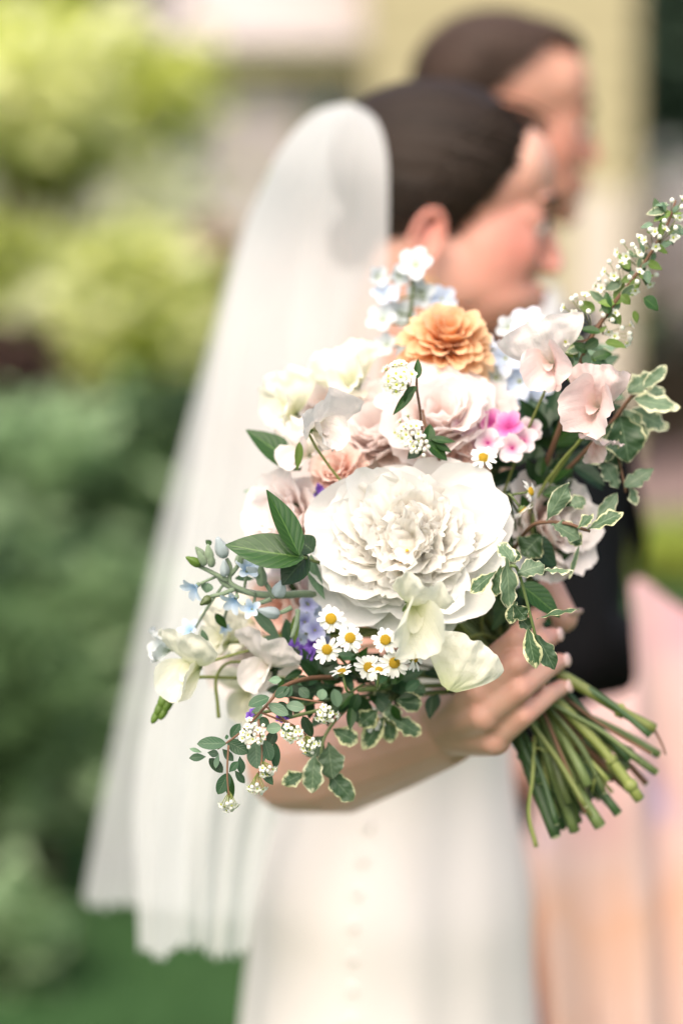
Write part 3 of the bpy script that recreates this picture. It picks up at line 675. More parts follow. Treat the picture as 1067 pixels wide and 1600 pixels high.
# veil: far layer and near layer of one tulle veil gathered at the comb
def interp(tab, v):
    for (v0, *a), (v1, *b) in zip(tab[:-1], tab[1:]):
        if v <= v1: t = (v-v0)/(v1-v0); return [x+(y-x)*t for x, y in zip(a, b)]
    return list(tab[-1][1:])
def smoothtab(pts):
    c = catmull([V(p) for p in pts], 8); L = [0]
    for a, b in zip(c[:-1], c[1:]): L.append(L[-1]+(b-a).length)
    return [(l/L[-1], q.x, q.y, q.z) for l, q in zip(L, c)]
VA = Acc()
def veil_layer(left, right, bow, nfold, amp, seed, scal):
    lt, rt_ = smoothtab(left), smoothtab(right); nu, nv = 110, 90; vs_, uv = [], []
    for j in range(nv):
        v = j/(nv-1); a, b = interp(lt, v), interp(rt_, v)
        for i in range(nu):
            u = i/(nu-1); x, y, d = (a[k]+(b[k]-a[k])*u for k in range(3))
            lift = (1-v)*0; g_ = min(1, v*3)
            d += -bow*sin(pi*u)*min(1, .6+v*1.2)
            fo = 2.2*noise.noise(V((u*nfold*1.6+.4*v, v*.9, seed)))+1.3*noise.noise(V((u*nfold*3.0-1.6*v, v*1.6, seed+5)))+.2*noise.noise(V((u*nfold*11, v*1.6, seed+8)))
            d += amp*fo*g_*(.35+.65*v); x += 10*noise.noise(V((u*5, v*2.2, seed+9)))*g_
            y += max(0, (v-.97)/.03)*(scal*abs(sin(u*pi*11+2*noise.noise(V((u*4, 1, seed)))))+22*noise.noise(V((u*5, 0, seed)))+7*noise.noise(V((u*30, 0, seed))))
            pass
            vs_.append(P(x, y, d)); uv.append((u*3, v*5))
    VA.add(vs_, gridfaces(nu, nv), uv)
veil_layer([(545, 168, 2.18), (490, 186, 2.22), (425, 262, 2.28), (368, 380, 2.32), (318, 560, 2.36), (262, 780, 2.38), (210, 1010, 2.40), (168, 1210, 2.42), (133, 1402, 2.44)],
           [(550, 168, 2.17), (580, 190, 2.18), (588, 300, 2.24), (570, 480, 2.30), (545, 700, 2.34), (500, 930, 2.36), (460, 1150, 2.38), (420, 1300, 2.38), (385, 1440, 2.38)], .02, 3, .009, 3.1, 10)
veil_layer([(540, 160, 2.08), (486, 178, 2.09), (430, 248, 2.11), (378, 380, 2.18), (334, 560, 2.15), (292, 780, 2.13), (250, 1010, 2.12), (212, 1240, 2.12), (218, 1478, 2.12)],
           [(548, 160, 2.06), (586, 183, 2.02), (604, 232, 1.98), (609, 310, 1.955), (608, 480, 1.945), (590, 700, 1.96), (540, 930, 1.97), (480, 1150, 1.99), (425, 1320, 2.01), (392, 1482, 2.02)], .045, 3, .010, 1.3, 14)
s = NT('white_tulle'); nn_ = s.noise(2.2, 2, s.coord('UV')); lw = s.n('ShaderNodeLayerWeight'); lw.inputs[0].default_value = .35
al = s.math('ADD', .47, s.math('ADD', s.math('MULTIPLY', lw.outputs['Facing'], .35), s.math('MULTIPLY', nn_, .12)), True)
M['tulle'] = s.finish(W_(.86,.88,.87), .8, .5, None, .1, alpha=al)
VA.build('veil', M['tulle'], br)['label'] = 'long white tulle veil with a scalloped lace hem'

# ------------------------------------------------------------------ the groom
HG = P(797, 186, 2.75); Fg = Matrix.Rotation(R(4), 3, 'Z')@Matrix.Rotation(R(6), 3, 'Y'); SG = .98
GC = V((HG.x-.0, 2.70, 0)); g3 = lambda x, y, z: GC+V((x, y, z))
gr = root('person', GC, 'groom in a black suit and bow tie standing behind the bride', 'person')
A = Acc(); head_geo(A, HG, Fg, SG, True)
chain(A, [(HG+Fg@V((-.03, 0, -.12)), .058), (g3(-.02, 0, 1.40), .06)])
A.add(*ellipsoid_geo(g3(0, 0, 1.25), (.11, .17, .16), None, 20, 14)); A.add(*ellipsoid_geo(g3(0, 0, .98), (.10, .15, .18), None, 20, 14))
M['skin2'] = skin_mat('groom_skin', W_(.46,.235,.165), W_(.52,.28,.20), W_(.52,.17,.12), [(HG+Fg@V((.06, -.05, -.03)), .07, .5), (HG+Fg@V((.115, 0, -.035)), .035, .8), (HG+Fg@V((-.012, -.08, 0)), .04, .6)])
fuse('body', A, M['skin2'], gr, .0035, 4, 1.45); face_parts(gr, HG, Fg, SG, 'hair2')
hair_shell(gr, HG, Fg, SG, (-.018, 0, .040), (.102, .080, .085), 'hair2', R(0), .02, front=(-.065, .90), back=(-.055, -.03))
ellipsoid('hair', HG+Fg@(V((.038, 0, .099))*SG), (.043*SG, .05*SG, .018*SG), M['hair2'], gr, Fg@Matrix.Rotation(R(18), 3, 'Y'), 18, 12)
hairline(gr, HG, Fg, SG, (-.065, .90), 'hair2', 80, 900)
jk = gown([(1.43, .06, .07, -.02, 0), (1.39, .10, .185, -.01, 0), (1.28, .128, .215, 0, 0), (1.08, .122, .190, .005, .004), (.80, .128, .200, 0, .01)], 'jacket', M['suit'], gr, Matrix.Identity(3), GC)
A = Acc(); chain(A, [(g3(-.005, -.20, 1.345), .068), (g3(.035, -.225, 1.10), .056), (g3(.20, -.06, 1.05), .040)]); chain(A, [(g3(-.005, .20, 1.345), .068), (g3(0, .24, 1.08), .055), (g3(.05, .25, .84), .042)])
fuse('sleeves', A, M['suit'], jk, .005, 3)
A = Acc(); chain(A, [(g3(.20, -.06, 1.05), .029), (g3(.25, -.01, 1.045), .032), (g3(.29, .04, 1.04), .016)]); fuse('hand', A, M['skin2'], gr, .004, 3)
tr_ = gown([(.86, .125, .190, 0, 0), (.5, .10, .17, 0, .01), (.02, .09, .16, .01, .01)], 'trousers', M['suit'], gr, Matrix.Identity(3), GC)
gown([(1.475, .060, .064, -.012, 0), (1.43, .066, .075, -.01, 0), (1.39, .09, .10, -.01, 0)], 'shirt_collar', M['shirt'], gr, Matrix.Identity(3), GC)
for y in (-1, 1): ellipsoid('bow_tie', g3(.075, y*.032, 1.43), (.016, .034, .024), M['bow'], gr, Matrix.Rotation(.2*y, 3, 'Z'), 14, 10)
for y in (-1, 1): mesh('lapel', [g3(.068, y*.035, 1.425), g3(.115, y*.10, 1.33), g3(.142, y*.085, 1.20), g3(.140, y*.02, 1.12), g3(.120, y*.02, 1.28)], [(0, 1, 4), (1, 2, 4), (2, 3, 4)], M['suit'], gr, smooth=False)
for y in (-1, 1): ellipsoid('shoe', g3(.06, y*.09, .045), (.14, .05, .045), M['suit'], gr)

# printed silk hanging over his forearm at the right edge
wr = root('printed_wrap', P(1010, 1200, 2.45), 'peach and pink watercolour print fabric hanging at the lower right', 'fabric')
nu, nv = 90, 70; vs_, uv = [], []
top = smoothtab([(815, 1330, 2.30), (862, 1150, 2.34), (925, 1098, 2.36), (990, 1075, 2.36), (992, 985, 2.40), (990, 905, 2.44), (1050, 942, 2.46), (1130, 990, 2.47), (1240, 1040, 2.47)])
for j in range(nv):
    v = j/(nv-1)
    for i in range(nu):
        u = i/(nu-1); x, y, d = interp(top, u)
        bx = 800+u*460; yb = 2600
        xx = x+(bx-x)*v**.8; yy = y+(yb-y)*v
        dd = d-.035*sin(min(1, v*8)*pi/2)+(.017*sin(u*21+v*1.3+2*noise.noise(V((u*3, v, 1))))+.03*noise.noise(V((u*6, v*2, 4))))*min(1, v*5)
        vs_.append(P(xx, yy, dd)); uv.append((u, v))
o = mesh('cloth', vs_, gridfaces(nu, nv), M['print'], wr, uv); o.modifiers.new('t', 'SOLIDIFY').thickness = .002
# ================================================================== THE BOUQUET
def basef(C, n, depth): return C-n*depth
def cm(x): return x*.01

# ---- the white peony in the middle
C = P(640, 852, 1.535); n = D(-.10, .16, 1); F = frame(n)
pe = root('white_peony', C-n*.03, 'large open white peony with ruffled petals in the middle of the bouquet', 'flower')
sh = dict(nu=15, nv=13)
B0 = C-n*.018
layer(pe, B0, F, M['peony'], 8, cm(6.3), cm(7.0), 62, 90, .2, .3, cup=.34, ruf=.06, nr=1.5, r0=cm(.7), z0=cm(-.6), tip=.30, base=.35, notch=.05, crink=.003, **sh)
layer(pe, B0, F, M['peony'], 8, cm(6.0), cm(6.2), 48, 74, .2, .75, cup=.42, ruf=.07, nr=2, r0=cm(.6), z0=cm(-.1), tip=.28, base=.35, notch=.06, jag=.025, crink=.003, **sh)
layer(pe, B0, F, M['peony'], 9, cm(5.6), cm(5.0), 36, 60, .22, .1, cup=.44, ruf=.1, nr=2, r0=cm(.6), z0=cm(.3), tip=.26, base=.35, jag=.05, crink=.004, **sh)
# the ruffled heart: petals fanned over a dome, leaving a crease low in the middle
NH = 62
for i in range(NH):
    r = random.Random(4000+i); th = 74*math.sqrt((NH-.5-i)/NH); ph = i*2.39996+r.uniform(-.35, .35)
    if abs(((ph-R(258)+pi) % (2*pi))-pi) < .26 and th < 40: continue
    big = r.random() < .45
    put_petal(pe, B0, F, M['peony_in'], L=cm(r.uniform(3.7, 5.3)), W=cm(r.uniform(3.6, 5.2) if big else r.uniform(2.4, 3.4)), th0=th*.55-4+r.uniform(-8, 8), th1=th+20+r.uniform(-18, 26), phi=ph, r0=cm(.3+.5*th/74), z0=cm(1.7-1.2*th/74+r.uniform(-.25, .35)), cup=r.uniform(-.05, .5), ruf=r.uniform(.08, .2), nr=r.uniform(1.5, 3.0), jag=r.uniform(.05, .12), tip=.18, base=.3, roll=r.uniform(-.4, .4), crink=.0035, seed=4000+i, e=1.3, nu=19, nv=14)
for i in range(13):
    r = random.Random(4200+i)
    put_petal(pe, B0, F, M['peony_in'], L=cm(r.uniform(3.2, 4.0)), W=cm(r.uniform(2.4, 3.4)), th0=r.uniform(-10, 8), th1=r.uniform(14, 66), phi=R(-60)+i*R(300)/12, r0=cm(r.uniform(0, .5)), z0=cm(1.9+r.uniform(-.2, .3)), cup=r.uniform(.1, .5), ruf=.15, nr=2.2, jag=.09, tip=.18, base=.35, roll=r.uniform(-.3, .3), crink=.0035, seed=4200+i, nu=19, nv=14)
# larger loose petals flopping across the heart
for i, (ph, r0, z0, L, W, a, b) in enumerate(((3.75, -1.7, 1.7, 4.6, 4.4, 14, 62), (3.15, -1.3, 1.9, 4.4, 3.6, 8, 58), (2.3, -1.2, 1.7, 4.3, 3.8, 12, 60), (.5, -.6, 1.8, 4.2, 3.8, 16, 66), (5.6, -.2, 1.7, 4.2, 3.6, 20, 70), (1.4, -.5, 1.6, 4.4, 4.4, 18, 64), (3.4, .6, 1.6, 4.6, 4.2, 34, 80), (2.6, .9, 1.3, 4.8, 4.4, 40, 84))):
    r = random.Random(4400+i)
    put_petal(pe, B0, F, M['peony_in'], L=cm(L), W=cm(W), th0=a, th1=b, phi=ph, r0=cm(r0), z0=cm(z0), cup=r.uniform(-.1, .3), ruf=.16, nr=r.uniform(1.6, 2.6), jag=.08, tip=.2, base=.35, roll=r.uniform(-.35, .35), crink=.004, seed=4400+i, nu=21, nv=15)
# golden stamens seen down the crease
for i in range(26):
    r = random.Random(i); a = R(260)+r.uniform(-.28, .28)
    b = V((cos(a), sin(a), 0))*cm(r.uniform(.7, 1.9)); t = b*1.1+V((0, 0, cm(r.uniform(4.6, 5.5)-.35*b.length*100)))
    tube('stamen', [B0+F@(b+V((0, 0, .01))), B0+F@((b+t)*.52), B0+F@t], [.0005, .0005, .0011], M['stamen'], pe, 5)
stem(pe, B0-n*.004, n, .0036)
leafpx(pe, (486, 866), (503, 938), 26, 1.53, 'leaf_pale', nrm=D(-.5, .1, .6), name='sepal', fold=.5)
leafpx(pe, (560, 985), (520, 930), 40, 1.555, 'leaf', nrm=D(-.2, -.6, .6), name='sepal', fold=.4)

# ---- apricot pompon dahlia at the top
C = P(698, 540, 1.60); n = D(.10, .62, .75); F = frame(n)
da = root('apricot_dahlia', C-n*.02, 'apricot orange pompon flower at the top of the bouquet', 'flower')
B0 = C-n*.006
for (cnt, L, W, a, b, r0, z0, dp) in ((16, 2.9, 1.9, 72, 122, .5, -.3, 0), (16, 2.8, 1.9, 58, 98, .5, .1, .2), (15, 2.7, 1.8, 46, 80, .5, .3, .1), (14, 2.6, 1.7, 34, 64, .45, .5, .3), (12, 2.5, 1.6, 22, 48, .4, .6, 0), (10, 2.3, 1.5, 10, 34, .35, .8, .2), (7, 2.2, 1.3, 2, 18, .2, 1.0, 0)):
    layer(da, B0, F, M['dahlia'], cnt, cm(L), cm(W), a, b, .1, dp, cup=.55, ruf=.12, nr=2, r0=cm(r0), z0=cm(z0), tip=.45, base=.3, nu=7, nv=7, jag=.04)
stem(da, B0-n*.003, n, .0028)

# ---- blush peonies and peach roses packed behind the white peony
def rose(name, label, px, py, d, rpx, n, mats, sc_=1.0, kk=0, g='blush flowers behind the white peony', open_=0):
    C = P(px, py, d); F = frame(n); r = rpx*1.12*K*d
    o = root(name, C-n*r*.6, label, 'flower', g)
    B0 = C-n*r*.55
    for (cnt, L, W, a, b, r0, z0) in ((6, 1.3, 1.4, 52, 80, .10, 0), (6, 1.3, 1.35, 36, 60, .14, .05), (6, 1.25, 1.25, 22, 44, .16, .1), (6, 1.15, 1.1, 10, 34, .14, .14), (5, 1.05, .95, 0, 26, .12, .18)):
        layer(o, B0, F, M[mats[0] if a > 15 else mats[1]], cnt, r*L*sc_, r*W*sc_, a+open_, b+open_, .16, kk+a, cup=.45, ruf=.12, nr=2, r0=r*r0, z0=r*z0, tip=.28, base=.4, nu=13, nv=10, crink=.0025, jag=.04, notch=.05)
    stem(o, B0-n*.002, n, .003); return o
rose('blush_peony', 'pale blush peony directly beneath the apricot flower', 690, 655, 1.575, 72, D(-.05, .55, .8), ('blush', 'blush'), kk=1)
rose('blush_peony', 'pale blush peony between the cream sweet peas and the spirea clusters', 592, 676, 1.60, 66, D(-.25, .55, .75), ('blush', 'blush'), kk=2)
rose('blush_peony', 'pale blush peony behind the upright glossy green leaves at left', 452, 812, 1.585, 58, D(-.7, .3, .6), ('blush', 'blush'), kk=3)
rose('blush_peony', 'blush peony low on the left beneath the grey green bud sprig', 452, 955, 1.62, 66, D(-.65, .0, .7), ('blush', 'peach'), kk=4)
rose('blush_peony', 'blush pink peony right of the white peony under variegated leaves', 862, 822, 1.60, 60, D(.6, .1, .75), ('blush', 'blush'), kk=5)
rose('peach_rose', 'small peach rose peeking above the white peony at left', 528, 738, 1.575, 34, D(-.3, .5, .8), ('peach', 'peach'), kk=6, g='peach roses beside the white peony')
rose('peach_rose', 'small peach rose between the spirea cluster and the daisy above the peony', 712, 722, 1.565, 34, D(.1, .5, .8), ('peach', 'peach'), kk=7, g='peach roses beside the white peony')

rose('cream_rose', 'soft cream rose filling the gap above the peach rose at upper left', 520, 640, 1.63, 56, D(-.35, .5, .75), ('spea_pinkish', 'blush'), kk=8, g='cream roses deep in the bouquet')
rose('cream_rose', 'pale cream rose behind the lower left sweet peas', 392, 1000, 1.66, 60, D(-.5, .1, .8), ('spea_pinkish', 'blush'), kk=9, g='cream roses deep in the bouquet')
rose('blush_peony', 'small blush peony above the right shoulder of the white peony', 745, 655, 1.60, 48, D(.2, .5, .8), ('blush', 'blush'), kk=10)
# ---- sweet peas
def sweet_pea(label, px, py, d, size, n, up, mat, kk=0, wing=1.0, back=100, ruf=.16, wmat=None, bw=1.25, cupb=-.12, wspread=.45, jag=.025, th0b=12, crease=-.12):
    C = P(px, py, d); n = n.normalized(); F = frame(n, up); r = size*K*d
    o = root('sweet_pea', C-n*r*.35, label, 'flower', 'sweet pea blossoms')
    B0 = C-n*r*.35; m = M[mat]; m2 = M[wmat or mat]
    S = 500+kk*20; rr = random.Random(S)
    put_petal(o, B0, F, m, 'banner', L=r*1.15, crease=crease, W=r*bw*1.4, th0=th0b, th1=back, phi=pi/2+rr.uniform(-.15, .15), cup=cupb, ruf=ruf, nr=rr.uniform(1.8, 2.8), notch=.07, tip=.24, base=.2, nu=25, nv=16, seed=S, e=.7, crink=.0045, jag=jag, roll=rr.uniform(-.12, .12))
    if wing:
        for sgn in (-1, 1):
            put_petal(o, B0, F, m2, 'wing', L=r*1.0*wing*rr.uniform(.9, 1.1), W=r*.9*wing*rr.uniform(.9, 1.1), th0=4, th1=rr.uniform(40, 70), phi=-pi/2+sgn*wspread, cup=.35, ruf=ruf*.9, nr=rr.uniform(1.5, 2.5), tip=.3, base=.18, nu=15, nv=12, seed=S+2+sgn, r0=r*.04, crink=.003, jag=jag, roll=sgn*.45)
        put_petal(o, B0, F, m2, 'keel', L=r*.6*wing, W=r*.4*wing, th0=8, th1=30, phi=-pi/2, cup=1.1, tip=.5, base=.3, nu=7, nv=6, seed=S+7)
    for q in range(5 if wing else 0):
        put_petal(o, B0, F, M['leaf_lime'], 'sepal', L=r*.3, W=r*.14, th0=60, th1=20, phi=q*1.257, z0=-r*.08, cup=.3, tip=.8, nu=5, nv=5, seed=S+8+q)
    stem(o, B0-n*r*.08, n, .0011, 'stem_lime', lead=.03)
    return o
sweet_pea('ruffled cream pink sweet pea in front, just above the blurred green leaf', 503, 668, 1.50, 74, D(.55, .0, .85), D(-.2, 1, .1), 'spea_pinkish', 1, .9, 60, ruf=.2, cupb=.55)
sweet_pea('soft white sweet pea at the far upper left of the bouquet', 447, 640, 1.60, 70, D(-.5, .2, .8), D(-.2, 1, 0), 'spea_white', 2)
sweet_pea('cream sweet pea at the top left against the veil', 548, 596, 1.60, 74, D(-.2, .4, .85), D(-.35, 1, 0), 'spea_white', 3)
sweet_pea('white sweet pea with pale pink wings right of the blue florets', 858, 566, 1.525, 78, D(-.30, .0, .9), D(-.35, 1, .1), 'spea_pinkish', 4, 1.0, 84, wmat='spea_pink', wspread=.85, ruf=.22, bw=1.35)
sweet_pea('pink sweet pea at the right beside variegated leaves', 930, 634, 1.52, 76, D(-.30, .08, .9), D(.25, 1, 0), 'spea_pink', 5, 1.2, 80, wspread=.95, ruf=.24, bw=.95, jag=.04)
sweet_pea('pink sweet pea bud hanging below the open pink one at right', 932, 695, 1.54, 44, D(-.1, -.7, .6), D(.2, 1, 0), 'spea_pink', 6, 1.0, 60)
sweet_pea('ruffled cream sweet pea overlapping the bottom of the white peony', 645, 958, 1.462, 80, D(.15, -.45, .9), D(.2, 1, .2), 'spea_white', 7, 1.3, 80, ruf=.30, bw=1.0, wspread=.7, jag=.05)
sweet_pea('flat cream sweet pea hanging lowest in front of the fingers', 703, 1078, 1.458, 84, D(.05, .10, 1), D(.32, .95, 0), 'spea_white', 8, 0, 100, bw=1.12, ruf=.10, cupb=.0, th0b=58, crease=-.38)
sweet_pea('white sweet pea at the lower left over the veil', 294, 1048, 1.535, 76, D(-.55, -.2, .75), D(.1, 1, .1), 'spea_white', 9, 1.0, 90, ruf=.1)
sweet_pea('pinkish white sweet pea left of the spirea leaves low in the bouquet', 412, 1046, 1.545, 70, D(-.45, -.1, .85), D(.3, 1, 0), 'spea_pinkish', 10, .9, 84)
sweet_pea('blurred cream sweet pea behind the blue star sprig at left', 372, 990, 1.62, 70, D(-.4, .2, .85), D(-.1, 1, 0), 'spea_white', 11)
sweet_pea('blurred white sweet pea lowest on the left near the veil', 384, 1092, 1.64, 62, D(-.3, -.4, .8), D(.1, 1, 0), 'spea_white', 12)
sweet_pea('pale pink tinged sweet pea between the cream one and the white peony at upper left', 470, 705, 1.57, 60, D(-.5, .25, .8), D(-.3, 1, 0), 'spea_pinkish', 14)
sweet_pea('cream sweet pea tucked under the blue star flowers at left', 345, 1000, 1.57, 58, D(-.5, .2, .8), D(.1, 1, 0), 'spea_white', 15, 1, 80)
sweet_pea('small white sweet pea bud at the far left tip of the bouquet', 252, 1015, 1.56, 40, D(-.8, .1, .5), D(.1, 1, 0), 'bluewhite', 13, .9, 60)
o = root('green_bud_spike', P(255, 1110, 1.55), 'short green bud spike under the white sweet pea at far left', 'bud')
for q in range(7): ellipsoid('bud', P(262-q*3+(q % 2)*9, 1082+q*6, 1.55), (.0045-.0003*q, .0045-.0003*q, .0062), M['leaf_lime'], o, frame(D(-.4, -.8, .2)), 8, 6)
tube('stem', catmull([P(262, 1085, 1.552), P(300, 1060, 1.56), P(380, 1060, 1.58), P(560, 1060, 1.61)], 4), .0012, M['stem_lime'], o)
o = root('tendril', P(365, 1105, 1.57), 'thin pale green tendril hanging below the lower left sweet peas', 'tendril')
tube('stem', catmull([P(420, 1040, 1.56), P(360, 1035, 1.565), P(338, 1060, 1.57), P(340, 1100, 1.57), P(342, 1122, 1.57)], 5), [.0008, .0014], M['stem_lime'], o)

# ---- pale blue larkspur florets
def floret(o, C, n, r, mat, eye=None, np_=5, a=58, b=84, W=.95, jag=0, k=0, notch=0, nu=7, nv=6):
    """small open blossom: a part of its stem, petals are its sub-parts"""
    F = frame(n)
    h = ellipsoid('floret', C-n*r*.12, (r*.16, r*.16, r*.2), M[eye or 'stem_lime'], o, F, 8, 6)
    for q in range(np_):
        SEED[0] += 1; v, f, uv = petal_geo(r, r*W, a+random.uniform(-8, 8), b+random.uniform(-12, 12), phi=k+2*pi*q/np_+random.uniform(-.12, .12), r0=r*.08, cup=.25, ruf=.08, nr=1.5, tip=.4, base=.3, jag=jag, notch=notch, nu=nu, nv=nv, seed=SEED[0])
        mesh('petal', [C+F@p for p in v], f, M[mat], h, uv)
    return h
def larkspur(label, spine, d, spots, mats, rpx):
    pts = catmull([P(x, y, d+z) for x, y, z in spine], 5)
    o = root('larkspur', pts[-1], label, 'flower', 'pale blue larkspur stems')
    tube('stem', pts, [.0012, .002], M['stem'], o)
    for i, (x, y, dz, s) in enumerate(spots):
        r = random.Random(i*3+int(x)); n = D(r.uniform(-.6, .6), r.uniform(-.2, .7), .9)
        c = P(x, y, d+dz); near = min(pts, key=lambda p: (p-c).length)
        tube('pedicel', [near, (near+c)*.5-n*.003, c-n*.003], .0008, M['stem'], o, 5)
        floret(o, c, n, rpx*s*K*d, mats[i % len(mats)], k=i)
    return o
larkspur('white larkspur spike standing in front of the bride\'s ear', [(640, 405, .02), (645, 450, 0), (640, 520, 0), (650, 600, 0), (700, 760, 0)], 1.665,
    [(650, 415, 0, 1.25), (590, 433, 0, .8), (622, 430, 0, .8), (602, 462, 0, 1), (660, 458, .01, 1.1), (598, 500, 0, 1.1), (625, 490, .01, 1), (690, 468, .01, 1), (605, 540, 0, .9), (640, 545, .01, 1)], ('bluewhite', 'bluewhite', 'bluewhite', 'blue'), 24)
larkspur('pale blue larkspur cluster between the apricot flower and white sweet pea', [(815, 510, .01), (815, 560, 0), (800, 640, 0), (770, 760, 0)], 1.625,
    [(825, 505, 0, 1.1), (795, 512, .01, .8), (790, 560, -.01, 1.1), (820, 560, 0, 1.1), (775, 590, -.01, 1.1), (812, 596, -.01, 1.2), (840, 600, 0, 1), (765, 555, .01, 1), (800, 630, -.01, 1.1), (760, 620, 0, .9), (835, 635, 0, .9), (755, 540, .0, .8), (845, 560, .01, .9)], ('blue', 'bluewhite', 'blue'), 26)
larkspur('lavender blue larkspur tucked left of the daisies under the white peony', [(478, 940, 0), (492, 990, .01), (540, 1060, .03)], 1.56,
    [(482, 945, 0, .9), (500, 958, 0, 1), (476, 972, -.005, 1), (492, 985, -.01, 1.1), (470, 1000, 0, .8), (505, 1005, 0, .8)], ('lav', 'blue', 'lav'), 18)
def purple(label, px, py, d, s=14, k=4):
    C = P(px, py, d); o = root('purple_statice', C, label, 'flower', 'small purple blossoms')
    for i in range(k):
        r = random.Random(px+i); floret(o, P(px+r.uniform(-s, s), py+r.uniform(-s*.6, s*.6), d+r.uniform(-.004, .004)), D(r.uniform(-.8, .8), r.uniform(0, .8), .7), s*.8*K*d, 'purple', 'purple', k=i, nu=5, nv=5)
    tube('stem', [C, C+(GRIP-C)*.3+V((0, .03, 0)), GRIP], .0012, M['stem'], o, 5)
purple('small purple blossoms behind the upper left edge of the white peony', 492, 770, 1.565, 13)
purple('small purple blossoms in the shade under the lavender blue florets', 474, 1016, 1.55, 15, 5)
purple('small purple blossoms among the spirea leaves at lower left', 442, 1124, 1.50, 11)
purple('tiny purple blossom on the lower left spirea twig', 399, 1116, 1.50, 9, 3)

# ---- sweet william (pink and white)
C = P(785, 680, 1.565); o = root('sweet_william', C-D(0, 0, 1)*.02, 'magenta and white sweet william cluster below the blue florets', 'flower')
for i, (x, y, dz, s, m) in enumerate([(768, 662, .004, 1.0, 'magenta'), (795, 668, 0, 1.1, 'magenta'), (745, 672, .006, .9, 'magenta'), (818, 690, -.002, 1.05, 'dianthus'), (800, 700, -.006, 1.0, 'dianthus'), (762, 692, -.006, 1.0, 'dianthus'), (722, 668, .0, 1.0, 'dianthus'), (828, 672, .006, .9, 'dianthus'), (735, 700, 0, .9, 'dianthus')]):
    r = random.Random(i); nn = D(r.uniform(-.5, .5), r.uniform(-.1, .6), .9)
    c = P(x, y, 1.565+dz); floret(o, c, nn, 24*s*K*1.56, m, 'magenta', 5, 62, 88, 1.05, .07, i, 0, 9, 6)
    tube('pedicel', [c-nn*.002, c-nn*.015, C-D(0, 0, 1)*.035], .0011, M['stem'], o, 5)
stem(o, C-D(0, 0, 1)*.035, D(0, .3, 1), .0022)

# ---- feverfew daisies
dp_v, dp_f, dp_uv = petal_geo(.0075, .0037, 78, 100, r0=.0030, cup=.22, tip=.42, base=.5, nu=5, nv=6, notch=.10, seed=3)
dme = bpy.data.meshes.new('petal'); dme.from_pydata([tuple(p) for p in dp_v], [], dp_f)
ul = dme.uv_layers.new(name='UVMap'); li = [0]*len(dme.loops); dme.loops.foreach_get('vertex_index', li); ul.data.foreach_set('uv', [c for i in li for c in dp_uv[i]])
dme.polygons.foreach_set('use_smooth', [True]*len(dme.polygons)); dme.materials.append(M['daisy'])
dv = Acc()
v, f = ellipsoid_geo((0, 0, 0), (.0037, .0037, .0021), None, 14, 8); dv.add(v, f)
for i in range(70):
    q = math.sqrt((i+.5)/70); a = i*2.39996; z = .0021*math.sqrt(max(0, 1-(q*.98)**2))
    v, f = ellipsoid_geo((cos(a)*q*.0037, sin(a)*q*.0037, z), .00042, None, 6, 4); dv.add(v, f)
disc_me = bpy.data.meshes.new('disc'); disc_me.from_pydata([tuple(p) for p in dv.v], [], dv.f); disc_me.materials.append(M['disc'])
disc_me.polygons.foreach_set('use_smooth', [True]*len(disc_me.polygons))
def daisy(label, px, py, d, n, s=1.0, np_=15, droop=0, toward=None):
    C = P(px, py, d); o = root('daisy', C, label, 'daisy', 'feverfew daisies')
    s *= .9; F = frame(n); Mx = F.to_4x4()@Matrix.Scale(s, 4)
    dk = bpy.data.objects.new('disc', disc_me); COL.objects.link(dk); dk.parent = o; dk.matrix_local = Mx
    r = random.Random(px*7+py)
    droop += r.uniform(-12, 20); gone = r.randint(0, 40)
    for i in range(np_):
        if i == gone: continue
        p = bpy.data.objects.new('petal', dme); COL.objects.link(p); p.parent = o
        k = 1+r.uniform(-.2, .15)
        p.matrix_local = Mx@Matrix.Rotation(2*pi*i/np_+r.uniform(-.09, .09), 4, 'Z')@Matrix.Rotation(R(droop+r.uniform(-13, 13)), 4, 'Y')@Matrix.Diagonal((k, 1+r.uniform(-.15, .15), 1, 1))@Matrix.Translation((0, 0, r.uniform(-.0003, .0003)))
    v, f = ellipsoid_geo(C-n*.0016*s, (.0038*s, .0038*s, .0022*s), F, 10, 6); mesh('calyx', v, f, M['stem'], o)
    G = P(600, 1080, 1.60) if toward is None else P(*toward)
    tube('stem', catmull([C-n*.0025, C-n*.014+V((0, .004, -.001)), (C+G)*.5+V((0, .012, -.004)), G], 4), .0008, M['stem'], o, 6)
daisy('daisy touching the lower left of the white peony, highest of the front cluster', 517, 967, 1.486, D(-.08, .12, 1), 1.04, 14)
daisy('daisy facing the camera, second highest of the front cluster', 547, 997, 1.478, D(.06, .18, 1), 1.0, 16)
daisy('daisy at the far left of the front cluster, below the highest one', 511, 1015, 1.484, D(-.12, -.08, 1), .98, 13)
daisy('daisy under the cream sweet pea with long petals turned left', 602, 1000, 1.482, D(-.18, .2, 1), 1.0, 13)
daisy('daisy low in the front cluster behind the small one', 576, 1043, 1.492, D(-.1, .05, 1), .98, 15)
daisy('daisy right of the small low one in the front cluster', 616, 1036, 1.486, D(.12, -.02, 1), 1.04, 15)
daisy('smallest daisy, tipped upward at the bottom of the front cluster', 592, 1047, 1.472, D(.05, .85, .55), .74, 13)
daisy('daisy seen edge on beside the hanging cream sweet pea', 647, 1028, 1.476, D(.80, .10, .45), .92, 14)
daisy('white daisy seen edge on at the lower left of the front cluster', 534, 1050, 1.492, D(-.3, .93, .3), .88, 13)
daisy('daisy above the white peony beside the sweet william', 755, 715, 1.525, D(.05, .4, .9), .96, 13, toward=(770, 800, 1.6))
daisy('daisy turned sideways right of the white peony', 829, 768, 1.535, D(.85, .2, .45), .85, 14, toward=(800, 840, 1.6))
